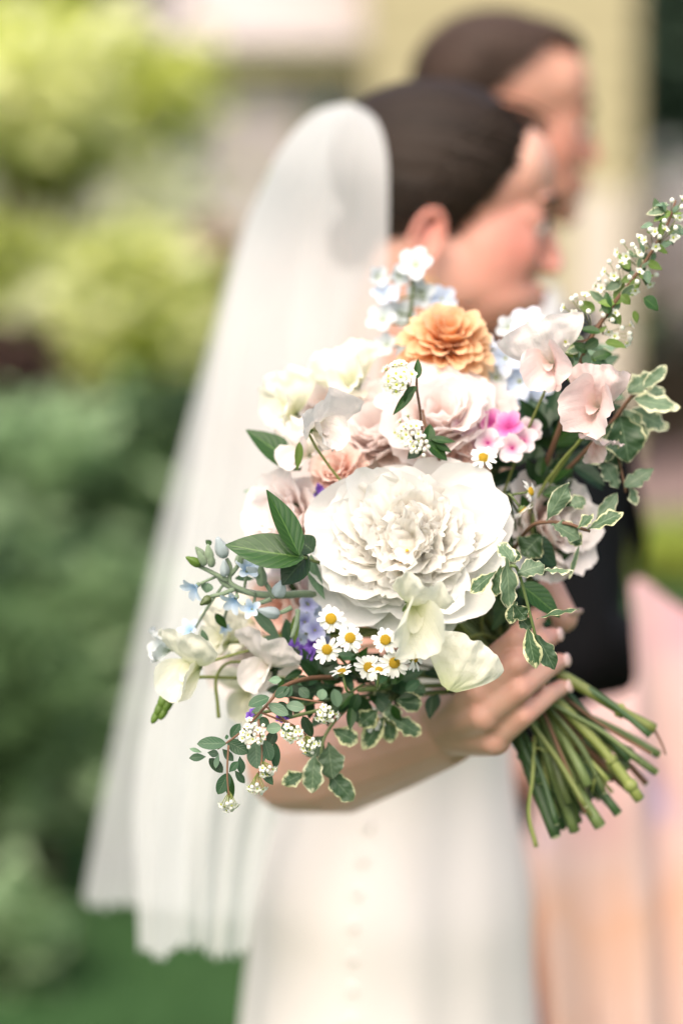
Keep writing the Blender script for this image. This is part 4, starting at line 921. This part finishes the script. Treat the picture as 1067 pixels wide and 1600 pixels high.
daisy('daisy seen from behind below the sideways one right of the peony', 816, 797, 1.54, D(.6, -.72, -.1), .85, 14, toward=(800, 840, 1.6))
daisy('blurred daisy lowest in the bouquet above the forearm', 583, 1124, 1.565, D(.35, .35, .8), 1.0, 13)

# ---- spirea clusters and leaves
def blossom_cluster(o, C, n, r, k=18, fr=.0030, stalk=None, buds=0):
    """rounded head of tiny five petalled blossoms on thin stalks"""
    A, E, S_ = Acc(), Acc(), Acc(); F = frame(n); rn = random.Random(int(C.x*1e5) % 9973)
    base = C-n*r*1.5
    for i in range(k):
        q = math.sqrt((i+.5)/k); a = i*2.39996+rn.uniform(-.2, .2)
        l = V((cos(a)*q*r, sin(a)*q*r, r*.65*math.sqrt(max(0, 1-q*q*.9)))); l = l*rn.uniform(.75, 1.15); c = C+F@l
        m = (F@V((l.x*.9, l.y*.9, r*.7))).normalized(); G = frame(m)
        v, f = tube_geo([base, base.lerp(c, .5)-n*r*.1, c], .00028, 4); S_.add(v, f)
        if i % 5 < buds:
            v, f = ellipsoid_geo(c, fr*.55, None, 7, 5); A.add(v, f)
            continue
        for j in range(5):
            v, f, uv = petal_geo(fr, fr*1.05, 60, 80, j*1.2566+a, fr*.12, 0, .3, tip=.5, base=.4, nu=4, nv=4, seed=i*5+j)
            A.add([c+G@p for p in v], f, uv)
        v, f = ellipsoid_geo(c+m*fr*.06, fr*.30, None, 6, 4); E.add(v, f)
    p = tag(A.build('blossom_cluster', M['spirea'], o), kind='stuff')
    if E.v: tag(E.build('blossom_eyes', M['spirea_eye'], p), kind='stuff')
    tag(S_.build('blossom_stalks', M['stem_lime'], p), kind='stuff')
    if stalk is not None: tube('stalk', [base, (base+stalk)*.5, stalk], .0007, M['twig'], o, 5)
def sprig(name, label, cat, path, rad, smat, group=None):
    pts = catmull([P(*p) for p in path], 5)
    o = root(name, pts[0], label, cat, group)
    tube('stem', pts, rad, M[smat], o, 6); return o, pts

g = 'spirea sprigs'
o, pts = sprig('spirea_sprig', 'spirea sprig with a round white cluster in front of the apricot flower', 'foliage', [(660, 690, 1.55), (656, 640, 1.53), (651, 605, 1.52), (652, 570, 1.515)], [.0010, .0007], 'twig', g)
blossom_cluster(o, P(623, 590, 1.515), D(-.45, .35, .85), .0105, 24, .0034, P(651, 607, 1.52))
for b, t, wd in (((651, 592), (654, 560), 14), ((651, 604), (628, 620), 13), ((648, 606), (614, 648), 15), ((640, 610), (634, 632), 14)): leafpx(o, b, t, wd, 1.513, 'leaf', nrm=D(.3, .4, .8), shape='ovate')
o, pts = sprig('spirea_sprig', 'spirea sprig of white buds just above the white peony', 'foliage', [(700, 740, 1.56), (672, 690, 1.53), (660, 640, 1.535)], [.0012, .0008], 'twig', g)
blossom_cluster(o, P(640, 676, 1.525), D(-.35, .3, .9), .0095, 20, .0030, P(668, 685, 1.53), 1)
blossom_cluster(o, P(655, 697, 1.515), D(-.1, .1, 1), .0070, 14, .0027, P(668, 690, 1.53), 4)
for b, t, wd, m in (((668, 690), (672, 662), 20, 'leaf'), ((668, 690), (700, 718), 26, 'leaf'), ((672, 685), (712, 688), 14, 'leaf'), ((660, 700), (636, 716), 20, 'leaf_dark'), ((680, 692), (706, 705), 14, 'leaf')): leafpx(o, b, t, wd, 1.525, m, nrm=D(.2, .5, .8), side=.1)

# long spray reaching to the upper right
o, pts = sprig('spirea_spray', 'long spirea spray reaching up to the right edge', 'foliage', [(840, 760, 1.60), (885, 640, 1.57), (915, 545, 1.55), (955, 480, 1.545), (1000, 420, 1.54), (1040, 355, 1.54), (1056, 312, 1.54)], [.0020, .0014, .0006], 'twig', g)
for x, y, r, k in ((985, 391, .009, 16), (1044, 360, .009, 16), (1024, 373, .008, 14), (906, 482, .010, 18), (962, 424, .008, 14), (968, 520, .009, 16), (945, 448, .007, 12), (1000, 398, .007, 12), (990, 440, .006, 10), (888, 520, .008, 12), (1058, 325, .007, 10), (950, 500, .007, 10), (1012, 430, .006, 9)):
    c = P(x, y, 1.54+random.uniform(-.012, .012)); near = min(pts, key=lambda p: (p-c).length)
    blossom_cluster(o, c, (c-near).normalized()*.7+D(0, .2, .7), r*1.15, int(k*.42), .0032, near, 2)
for b, t, wd, m in (((1034, 346), (1022, 308), 18, 'leaf'), ((985, 425), (968, 410), 20, 'leaf'), ((1005, 465), (1030, 482), 26, 'leaf'), ((990, 485), (995, 505), 12, 'leaf_lime'), ((938, 520), (905, 510), 18, 'leaf'), ((945, 535), (980, 540), 22, 'leaf_lime'), ((925, 560), (955, 548), 20, 'leaf'), ((930, 565), (955, 575), 20, 'leaf_dark'), ((1045, 365), (1070, 355), 20, 'leaf'), ((1020, 385), (1045, 392), 18, 'leaf_lime'), ((1010, 410), (1035, 420), 20, 'leaf_lime'), ((1003, 415), (1012, 445), 18, 'leaf'), ((1025, 360), (1010, 362), 14, 'leaf_lime'), ((960, 475), (935, 470), 18, 'leaf_lime'), ((950, 490), (945, 455), 20, 'leaf'), ((970, 460), (985, 475), 16, 'leaf_lime'), ((990, 432), (968, 440), 14, 'leaf_lime'), ((935, 530), (912, 545), 18, 'leaf'), ((960, 470), (975, 440), 16, 'leaf_lime'), ((1015, 405), (995, 395), 14, 'leaf'), ((950, 500), (965, 505), 16, 'leaf'), ((1030, 372), (1036, 340), 12, 'leaf_lime'), ((1048, 340), (1066, 330), 12, 'leaf_lime'), ((905, 580), (935, 590), 20, 'leaf'), ((900, 600), (880, 575), 20, 'leaf_lime'), ((918, 550), (895, 535), 18, 'leaf')):
    leafpx(o, b, t, wd, 1.54+random.uniform(-.01, .012), m, nrm=D(random.uniform(-.5, .5), random.uniform(.1, .8), .7), curl=random.uniform(0, .25), wav=.05)
for i in range(58):
    r = random.Random(300+i); q = pts[int(6+(len(pts)-7)*r.random())]; a = r.uniform(0, 6.28); L = r.uniform(15, 32)*K*1.54
    dr = D(cos(a), sin(a)*.9+.25, r.uniform(-.3, .6)); bb = q+dr*r.uniform(.001, .010)
    leaf(o, bb, bb+dr*L, L*r.uniform(.45, .7), r.choice(('leaf_lime', 'varieg_pale', 'leaf_lime', 'leaf_pale', 'varieg_pale')), D(r.uniform(-.6, .6), r.uniform(0, .9), .7), curl=r.uniform(0, .3), wav=.05, nv=8, nu=5)
# lower left spray, in focus
def c5(x, y): return (280+x*.375, 1000+y*.375)
o, pts = sprig('spirea_spray', 'spirea spray drooping to the lower left with green oval leaves and white clusters', 'foliage', [(560, 1060, 1.58), (485, 1060, 1.53), (440, 1075, 1.505), (422, 1096, 1.495), (379, 1142, 1.488), (340, 1171, 1.488)], [.0018, .0012, .0006], 'twig', g)
tube('stem', catmull([P(*c5(205, 440), 1.488), P(*c5(200, 560), 1.486), P(*c5(207, 655), 1.486)], 5), [.0007, .0005], M['twig'], o, 6)
tube('stem', catmull([P(*c5(330, 330), 1.49), P(*c5(345, 480), 1.488), P(*c5(330, 560), 1.486)], 5), [.0007, .0005], M['twig'], o, 6)
for i, (bx, by, tx, ty, wd, m) in enumerate(((375, 240, 288, 272, 56, 'leaf_sp'), (398, 238, 458, 200, 50, 'leaf_sp'), (345, 275, 300, 345, 46, 'leaf_pale'), (372, 268, 455, 312, 50, 'leaf_pale'), (215, 408, 252, 350, 42, 'leaf_sp'), (195, 432, 75, 430, 58, 'leaf_sp'), (200, 422, 288, 472, 62, 'leaf_sp'), (112, 488, 42, 492, 36, 'leaf_sp'), (95, 470, 45, 452, 20, 'leaf_pale'), (118, 470, 165, 478, 34, 'leaf_sp'), (125, 495, 182, 552, 48, 'leaf_dark'), (165, 475, 148, 535, 28, 'leaf_pale'), (318, 425, 325, 538, 80, 'leaf_pale'), (205, 556, 162, 645, 56, 'leaf_sp'), (206, 556, 215, 665, 44, 'leaf'), (208, 552, 246, 508, 34, 'leaf_sp'), (252, 485, 262, 560, 38, 'leaf_sp'), (232, 545, 272, 598, 32, 'leaf_sp'), (355, 418, 382, 505, 56, 'leaf_sp'), (398, 428, 405, 538, 44, 'leaf_sp'), (335, 522, 390, 605, 38, 'leaf_sp'), (362, 372, 425, 365, 50, 'leaf_pale'), (335, 325, 372, 362, 44, 'leaf_sp'), (445, 272, 522, 282, 48, 'leaf_pale'), (415, 258, 470, 322, 46, 'leaf_sp'), (515, 318, 552, 405, 48, 'leaf_dark'), (600, 205, 590, 250, 44, 'leaf_pale'), (645, 205, 662, 280, 54, 'leaf_pale'), (190, 410, 205, 402, 20, 'leaf_sp'), (370, 170, 425, 165, 36, 'leaf_pale'), (470, 190, 440, 240, 40, 'leaf_sp'), (500, 200, 540, 240, 44, 'leaf_sp'), (540, 190, 500, 150, 44, 'leaf_dark'), (430, 350, 470, 400, 44, 'leaf_sp'), (400, 380, 372, 440, 50, 'leaf_dark'), (290, 400, 250, 380, 34, 'leaf_sp'), (180, 455, 225, 505, 36, 'leaf_sp'))):
    d = 1.486+.004*((i*7) % 5)+(.01 if m == 'leaf_dark' else 0)+max(0, (bx-400))*.00012
    leaf(o, P(*c5(bx, by), d), P(*c5(tx, ty), d-.002), wd*.375*K*d, m, D(((i*37) % 11-5)*.09, .35, .85), shape='round' if wd > 40 else 'obovate', curl=.06+.03*(i % 3), fold=.18)
for x, y, r, k, nn in ((305, 395, .0085, 22, (.1, .1, 1)), (475, 388, .0068, 16, (.0, -.35, .9)), (612, 303, .0068, 16, (.2, -.5, .8)), (320, 608, .0060, 14, (-.1, -.8, .55)), (208, 680, .0055, 14, (0, -.8, .6)), (540, 435, .006, 12, (.2, -.5, .8)), (365, 540, .005, 10, (.4, -.6, .6))):
    c = P(*c5(x, y), 1.484); near = min(pts, key=lambda p: (p-c).length)
    blossom_cluster(o, c, D(*nn), r, k, .0024, near if y < 500 else None, 2)

# ---- glossy leaves at the left of the white peony
o, pts = sprig('glossy_leaf_sprig', 'sprig of glossy dark green leaves left of the white peony', 'foliage', [(560, 900, 1.57), (500, 880, 1.525), (467, 868, 1.505)], [.0016, .0011], 'stem')
leafpx(o, (468, 868), (419, 764), 44, 1.497, 'leaf', nrm=D(.55, .15, .85), curl=.05, fold=.35, nu=9, nv=15)
leafpx(o, (475, 872), (353, 846), 62, 1.50, 'leaf', nrm=D(.1, .45, .85), curl=.10, fold=.22, nu=9, nv=15, side=-.05)
leafpx(o, (482, 868), (438, 912), 56, 1.512, 'leaf_dark', nrm=D(-.2, .5, .8), curl=.1)
leafpx(o, (490, 862), (462, 838), 36, 1.515, 'leaf_dark', nrm=D(-.2, .5, .8))
leafpx(o, (470, 735), (388, 666), 50, 1.575, 'leaf', nrm=D(.1, .55, .8), curl=.12)
leafpx(o, (455, 770), (380, 764), 22, 1.60, 'leaf_pale', nrm=D(0, .5, .8))
leafpx(o, (468, 690), (465, 735), 14, 1.53, 'leaf_lime', nrm=D(.3, 0, .9))

# ---- blue star sprig (grey green, fuzzy) at the left
o, pts = sprig('blue_star_sprig', 'fuzzy grey green sprig with sky blue star flowers at the left', 'foliage', [(600, 960, 1.59), (500, 930, 1.545), (440, 930, 1.53), (400, 928, 1.525), (355, 915, 1.525), (340, 900, 1.525)], [.0026, .0024, .0014], 'fuzzy')
def c4(x, y): return (220+x*.3187, 780+y*.3187)
for br in (((560, 470), (450, 420), (435, 380), (440, 330), (420, 290)), ((430, 400), (370, 370), (310, 340), (265, 320)), ((440, 370), (470, 335), (485, 310)), ((660, 485), (630, 440), (600, 390), (590, 360)), ((460, 440), (400, 465), (350, 475), (325, 490)), ((770, 540), (765, 600), (740, 680)), ((640, 490), (580, 510), (510, 520)), ((740, 530), (690, 555), (640, 560))):
    tube('stem', catmull([P(*c4(*q), 1.522) for q in br], 4), [.0017, .0012], M['fuzzy'], o, 7)
def bud(x, y, r, ang, mat, asp=1.7, d=1.518):
    rot = frame(D(cos(ang), sin(ang), .35)); r *= .82
    def sh_(p):
        k = p.z/(r*asp); q = (1-.28*k-.22*max(0, k)**2)*(1+.10*cos(5*math.atan2(p.y, p.x)))
        return V((p.x*q, p.y*q, p.z+(.25*r if k > .8 else 0)))
    ellipsoid('bud', P(*c4(x, y), d), (r, r, r*asp), M[mat], o, rot, 20, 10, fn=sh_)
for b in ((395, 240, .0050, 1.9, 'bud_blue', 1.7), (485, 293, .0034, 1.4, 'fuzzy', 1.6), (682, 440, .0052, 1.2, 'bud_blue', 1.4), (300, 290, .0034, 2.0, 'fuzzy', 1.9), (335, 265, .0034, 1.7, 'fuzzy', 2.0), (258, 305, .0034, 2.6, 'leaf_lime', 1.9), (290, 262, .003, 2.2, 'fuzzy', 1.8), (345, 300, .003, 1.6, 'fuzzy', 1.9), (318, 498, .0033, 3.8, 'stem', 1.5), (630, 555, .0045, 2.9, 'bud_blue', 1.9), (590, 375, .004, 1.6, 'fuzzy', 2.2), (560, 360, .004, 2.6, 'bud_blue', 1.9), (410, 340, .0035, 1.6, 'bud_blue', 1.9)): bud(*b)
for x, y, nn, r, k in ((275, 425, (-.6, -.5, .6), .0105, .4), (465, 485, (-.4, -.6, .65), .0105, 1.1), (520, 355, (.2, .5, .8), .0105, .2), (245, 650, (-.3, .5, .7), .009, .9), (405, 625, (.4, -.5, .7), .006, 0), (545, 540, (-.2, .1, .9), .008, .5)):
    c = P(*c4(x, y), 1.52 if y < 600 else 1.56); floret(o, c, D(*nn), r, 'tweed', 'fuzzy', 5, 30, 76, .62, 0, k)
    near = min(pts, key=lambda p: (p-c).length); tube('pedicel', [near, (near+c)*.5+V((0, .003, 0)), c-D(*nn)*.002], .0010, M['fuzzy'], o, 6)
leaf(o, P(*c4(330, 410), 1.525), P(*c4(320, 460), 1.525), .008, 'leaf_pale'); leaf(o, P(*c4(345, 225), 1.53), P(*c4(318, 200), 1.53), .004, 'leaf')
for b, t, wd, m in (((545, 530), (690, 700), 60, 'leaf_pale'), ((770, 560), (740, 720), 50, 'leaf_lime'), ((600, 680), (700, 740), 70, 'leaf_pale'), ((460, 390), (560, 385), 34, 'leaf_sp'), ((365, 560), (425, 640), 44, 'leaf'), ((300, 640), (330, 720), 34, 'leaf_pale')):
    leaf(o, P(*c4(*b), 1.54), P(*c4(*t), 1.545), wd*.3187*K*1.54, m, D(-.3, .4, .8), curl=.15, fold=.3)

# ---- variegated foliage
g = 'variegated foliage sprigs'
VK = dict(wav=.20, nw=3.0, fold=.10, jagw=.35, nu=9, nv=21)
o, pts = sprig('variegated_sprig', 'cream edged variegated sprig curling over the right of the white peony', 'foliage', [(700, 960, 1.60), (770, 900, 1.52), (800, 884, 1.478), (812, 900, 1.49), (828, 960, 1.495), (838, 1000, 1.50)], [.0012, .0009], 'stem', g)
for b, t, wd, m, dz, nn in (((804, 884), (781, 846), 30, 'varieg_pale', -.008, (.2, .6, .7)), ((790, 872), (799, 950), 34, 'varieg_pale', -.012, (.35, .2, .9)), ((783, 884), (773, 932), 24, 'varieg', 0, (-.4, .2, .8)), ((775, 893), (733, 925), 28, 'varieg', .0, (-.2, .5, .8)), ((808, 896), (850, 880), 34, 'varieg_pale', -.006, (.1, .6, .8)), ((845, 893), (895, 888), 22, 'varieg_pale', -.004, (.0, .85, .45)), ((803, 945), (822, 968), 26, 'varieg', .004, (-.4, .2, .8)), ((838, 967), (903, 946), 15, 'varieg', 0, (.1, .8, .5)), ((824, 980), (836, 1046), 30, 'varieg', .0, (-.2, .2, .9)), ((836, 990), (869, 1046), 32, 'varieg', .004, (.2, .2, .9)), ((806, 940), (795, 975), 24, 'varieg', .008, (-.3, .1, .9)), ((795, 880), (808, 858), 24, 'varieg', .004, (.5, .4, .7)), ((830, 985), (812, 965), 22, 'varieg', .01, (-.3, .3, .8))):
    leafpx(o, b, t, wd, 1.49+dz, m, nrm=D(*nn), shape='obovate', curl=.1, **VK)
leafpx(o, (812, 912), (878, 962), 42, 1.535, 'leaf', nrm=D(.2, .5, .8)); leafpx(o, (822, 840), (872, 885), 44, 1.555, 'leaf_dark', nrm=D(.2, .4, .8)); leafpx(o, (840, 850), (850, 900), 36, 1.56, 'leaf_dark')
o, pts = sprig('variegated_sprig', 'cream edged variegated sprig on a dark twig at the right, before the black jacket', 'foliage', [(790, 880, 1.58), (824, 828, 1.545), (850, 816, 1.525), (886, 818, 1.52), (908, 826, 1.52), (922, 830, 1.52)], [.0014, .0010], 'twig', g)
for b, t, wd, m, dz, nn in (((852, 814), (892, 755), 30, 'varieg_pale', -.004, (.55, .3, .75)), ((902, 826), (926, 802), 18, 'varieg', -.004, (-.3, .5, .8)), ((918, 828), (973, 798), 30, 'varieg', -.004, (.0, .55, .8)), ((862, 818), (908, 842), 38, 'varieg_pale', .0, (.0, .7, .7)), ((884, 832), (910, 850), 28, 'varieg', .01, (.2, .1, .9)), ((846, 835), (815, 868), 42, 'varieg', .03, (.1, .3, .9)), ((890, 790), (915, 780), 30, 'varieg_pale', .03, (.2, .4, .8)), ((905, 850), (890, 905), 10, 'varieg_pale', .02, (.3, .2, .9)), ((930, 815), (965, 770), 22, 'varieg_pale', .03, (.3, .4, .8))):
    leafpx(o, b, t, wd, 1.518+dz, m, nrm=D(*nn), shape='obovate', curl=.08, **VK)
o, pts = sprig('variegated_sprig', 'soft variegated sprig at the right edge behind the pink sweet pea', 'foliage', [(820, 800, 1.62), (900, 720, 1.59), (955, 660, 1.57), (985, 620, 1.565), (1010, 600, 1.565)], [.0016, .0010], 'twig', g)
for b, t, wd, m in (((1005, 606), (1042, 570), 22, 'varieg_pale'), ((980, 612), (1022, 585), 34, 'varieg_pale'), ((990, 624), (1064, 634), 32, 'varieg_pale'), ((985, 640), (1046, 668), 38, 'varieg_pale'), ((968, 650), (985, 722), 60, 'varieg'), ((960, 660), (945, 722), 34, 'varieg'), ((975, 762), (1020, 730), 26, 'varieg_pale'), ((1000, 612), (1040, 610), 30, 'varieg_pale'), ((950, 690), (962, 745), 34, 'varieg'), ((975, 640), (1010, 690), 36, 'varieg_pale'), ((985, 762), (995, 790), 18, 'varieg_pale'), ((955, 700), (915, 720), 30, 'varieg_pale'), ((940, 720), (968, 762), 30, 'varieg_pale')):
    leafpx(o, b, t, wd, 1.565+random.uniform(-.01, .01), m, nrm=D(random.uniform(-.3, .5), .4, .8), shape='round', curl=.1, **VK)
tube('stem', catmull([P(960, 690, 1.57), P(972, 740, 1.57), P(978, 770, 1.57)], 4), .0008, M['twig'], o, 6)
o, pts = sprig('variegated_sprig', 'variegated sprig hanging lowest in front of the elbow', 'foliage', [(600, 1070, 1.60), (540, 1110, 1.56), (508, 1150, 1.545), (500, 1190, 1.54)], [.0014, .0009], 'stem', g)
for b, t, wd, m, dz in (((476, 1208), (440, 1226), 28, 'varieg', 0), ((492, 1178), (486, 1240), 40, 'varieg_pale', -.004), ((512, 1160), (521, 1218), 42, 'varieg_pale', .0), ((510, 1205), (553, 1252), 36, 'varieg', .006), ((506, 1150), (478, 1182), 36, 'varieg', .006), ((520, 1140), (560, 1160), 34, 'varieg', .01)):
    leafpx(o, b, t, wd, 1.54+dz, m, nrm=D(random.uniform(-.3, .3), .2, .9), shape='obovate', curl=.06, **VK)
o, pts = sprig('variegated_sprig', 'dark variegated sprig below the daisies, against the wrist', 'foliage', [(640, 1050, 1.60), (615, 1090, 1.575), (600, 1120, 1.565), (625, 1140, 1.565)], [.0014, .0009], 'stem', g)
for b, t, wd, m in (((610, 1120), (658, 1148), 30, 'varieg'), ((600, 1120), (566, 1172), 34, 'varieg'), ((605, 1120), (612, 1162), 30, 'varieg'), ((618, 1095), (660, 1100), 36, 'varieg'), ((590, 1110), (560, 1135), 34, 'varieg'), ((605, 1100), (620, 1125), 30, 'varieg_pale'), ((610, 1085), (585, 1100), 36, 'varieg'), ((630, 1080), (665, 1075), 34, 'varieg')):
    leafpx(o, b, t, wd, 1.565+random.uniform(-.008, .008), m, nrm=D(random.uniform(-.3, .3), .3, .9), shape='obovate', curl=.06, **VK)

# ---- dark filling foliage between the flowers
def filler(label, px, py, d, rx, ry, cnt, mats, size, seed):
    r = random.Random(seed); o = root('filler_foliage', P(px, py, d), label, 'foliage', 'filler greenery inside the bouquet')
    tube('stem', catmull([P(px, py, d), (P(px, py, d)+GRIP)*.5+V((0, .01, 0)), GRIP], 4), .0018, M['stem'], o, 6)
    for i in range(cnt):
        a = r.uniform(0, 6.28); q = math.sqrt(r.random()); x, y = px+cos(a)*q*rx, py+sin(a)*q*ry
        a2 = a+r.uniform(-.9, .9); L = size*r.uniform(.7, 1.3)
        leafpx(o, (x, y), (x+cos(a2)*L, y+sin(a2)*L), L*r.uniform(.42, .6), d+r.uniform(-.015, .02), r.choice(mats), dd=r.uniform(-.015, .01), nrm=D(r.uniform(-.5, .5), r.uniform(0, .8), .8), curl=r.uniform(0, .25), nv=9)
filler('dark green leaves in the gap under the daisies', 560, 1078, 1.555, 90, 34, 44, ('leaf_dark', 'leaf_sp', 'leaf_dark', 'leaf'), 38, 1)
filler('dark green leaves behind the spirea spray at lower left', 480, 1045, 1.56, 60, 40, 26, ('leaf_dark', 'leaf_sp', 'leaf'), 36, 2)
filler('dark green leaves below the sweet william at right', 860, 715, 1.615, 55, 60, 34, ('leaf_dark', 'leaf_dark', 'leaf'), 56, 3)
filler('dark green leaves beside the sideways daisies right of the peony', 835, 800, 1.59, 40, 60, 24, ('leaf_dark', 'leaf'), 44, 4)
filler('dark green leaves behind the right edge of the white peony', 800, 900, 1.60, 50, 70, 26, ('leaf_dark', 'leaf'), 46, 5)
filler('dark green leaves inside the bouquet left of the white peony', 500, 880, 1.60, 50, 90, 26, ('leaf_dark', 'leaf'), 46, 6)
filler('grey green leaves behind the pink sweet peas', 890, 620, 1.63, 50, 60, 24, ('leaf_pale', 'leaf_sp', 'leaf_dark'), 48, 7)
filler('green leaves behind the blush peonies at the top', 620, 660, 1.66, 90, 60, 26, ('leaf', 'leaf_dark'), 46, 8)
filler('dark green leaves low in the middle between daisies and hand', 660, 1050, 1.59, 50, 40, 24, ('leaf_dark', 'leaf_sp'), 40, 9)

# ---- leafy cut stems below the hand
def cut_stem(label, i, ex, ey, d, rad, mat, name='cut_stem', gx=None):
    r = random.Random(i); a = i*2.4
    G = GRIP+BX@V((cos(a)*.014, sin(a)*.014, -.03)); E = P(ex, ey, d)
    o = root(name, E, label, 'stem', 'cut stems below the hand')
    md = (G+E)*.5+BX@V((r.uniform(-.004, .004), r.uniform(-.004, .004), 0))
    q1 = G.lerp(E, .35)+BX@V((r.uniform(-.003, .003), r.uniform(-.003, .003), 0)); q2 = G.lerp(E, .7)+BX@V((r.uniform(-.0035, .0035), r.uniform(-.0035, .0035), 0))
    path = catmull([G, q1, q2, E], 5)
    tube('stem', path, [rad*r.uniform(.8, 1.15) for _ in range(7)], M[mat], o, 9)
    if rad > .0016 and i % 3 == 0:
        nd = path[r.randint(8, 13)]; ellipsoid('node', nd, (rad*1.35, rad*1.35, rad*.9), M[mat], o, frame((E-G).normalized()), 9, 6)
        sd_ = BX@V((r.uniform(-1, 1), r.uniform(-1, 1), .8)).normalized(); tube('leaf_stub', [nd, nd+sd_*.006, nd+sd_*r.uniform(.009, .014)], [rad*.45, rad*.4, rad*.25], M['stem_lime'], o, 6)
    ellipsoid('cut_end', E, (rad*.9, rad*.9, rad*.25), M['cut'], o, frame((E-md).normalized()), 9, 5)
    return o
for i, (ex, ey, d, rad, mat, lab) in enumerate((
    (868, 1308, 1.60, .0042, 'stem_dark', 'thick dark green cut stem, lowest of the bundle'),
    (898, 1300, 1.615, .0036, 'stem', 'green cut stem second from the left of the bundle'),
    (880, 1296, 1.63, .0030, 'stem_dark', 'dark green cut stem behind the lowest one'),
    (938, 1292, 1.60, .0040, 'stem', 'flat leaf green cut stem in the middle of the bundle'),
    (915, 1270, 1.625, .0032, 'stem_dark', 'dark cut stem between the two middle green ones'),
    (966, 1272, 1.61, .0034, 'stem_dark', 'dark green cut stem right of the middle of the bundle'),
    (1000, 1250, 1.60, .0036, 'stem_lime', 'yellow green cut stem with a node toward the right of the bundle'),
    (985, 1235, 1.625, .0030, 'twig', 'brownish woody cut stem near the right of the bundle'),
    (1026, 1208, 1.62, .0030, 'stem', 'green cut stem second highest at the right'),
    (1022, 1140, 1.605, .0038, 'stem_lime', 'lime green cut stem, highest of the bundle at right'),
    (1030, 1180, 1.63, .0026, 'stem', 'thin green cut stem under the highest one'),
    (1010, 1225, 1.64, .0026, 'twig', 'thin brown cut stem at the right of the bundle'),
    (950, 1255, 1.64, .0030, 'stem', 'green cut stem deep in the middle of the bundle'),
    (845, 1225, 1.605, .0030, 'stem_dark', 'short dark green cut stem at the left of the bundle'))):
    o = cut_stem(lab, i, ex, ey, d, rad, mat)
    if i == 6: ellipsoid('node', P(985, 1228, 1.60), (.0052, .0052, .005), M['stem_lime'], o, frame(AX), 9, 7)
    if i == 9: tube('stem', catmull([P(1022, 1140, 1.606), P(1035, 1165, 1.607), P(1040, 1180, 1.607)], 3), [.001, .0006], M['twig'], o, 5)
for i in range(16):
    r = random.Random(70+i); f = (i+.5)/16; ex = 858+f*170+r.uniform(-12, 12); ey = 1302-(f**1.8)*150+r.uniform(-38, 6)
    nth = ('first', 'second', 'third', 'fourth', 'fifth', 'sixth', 'seventh', 'eighth', 'ninth', 'tenth', 'eleventh', 'twelfth', 'thirteenth', 'fourteenth', 'fifteenth', 'last')[i]
    cut_stem('thin cut stem in the fan below the hand, %s from the left' % nth, 20+i, ex, ey, 1.60+r.uniform(-.012, .04), r.uniform(.0011, .0022), r.choice(('stem', 'stem_dark', 'twig', 'stem_lime', 'stem_dark')))
o = root('tendril', P(834, 1325, 1.60), 'thin green tendril dangling at the left of the cut stems', 'tendril')
tube('stem', catmull([P(835, 1150, 1.61), P(832, 1215, 1.60), P(826, 1272, 1.60), P(838, 1324, 1.60)], 5), [.0014, .0012, .0016], M['stem_lime'], o, 6)
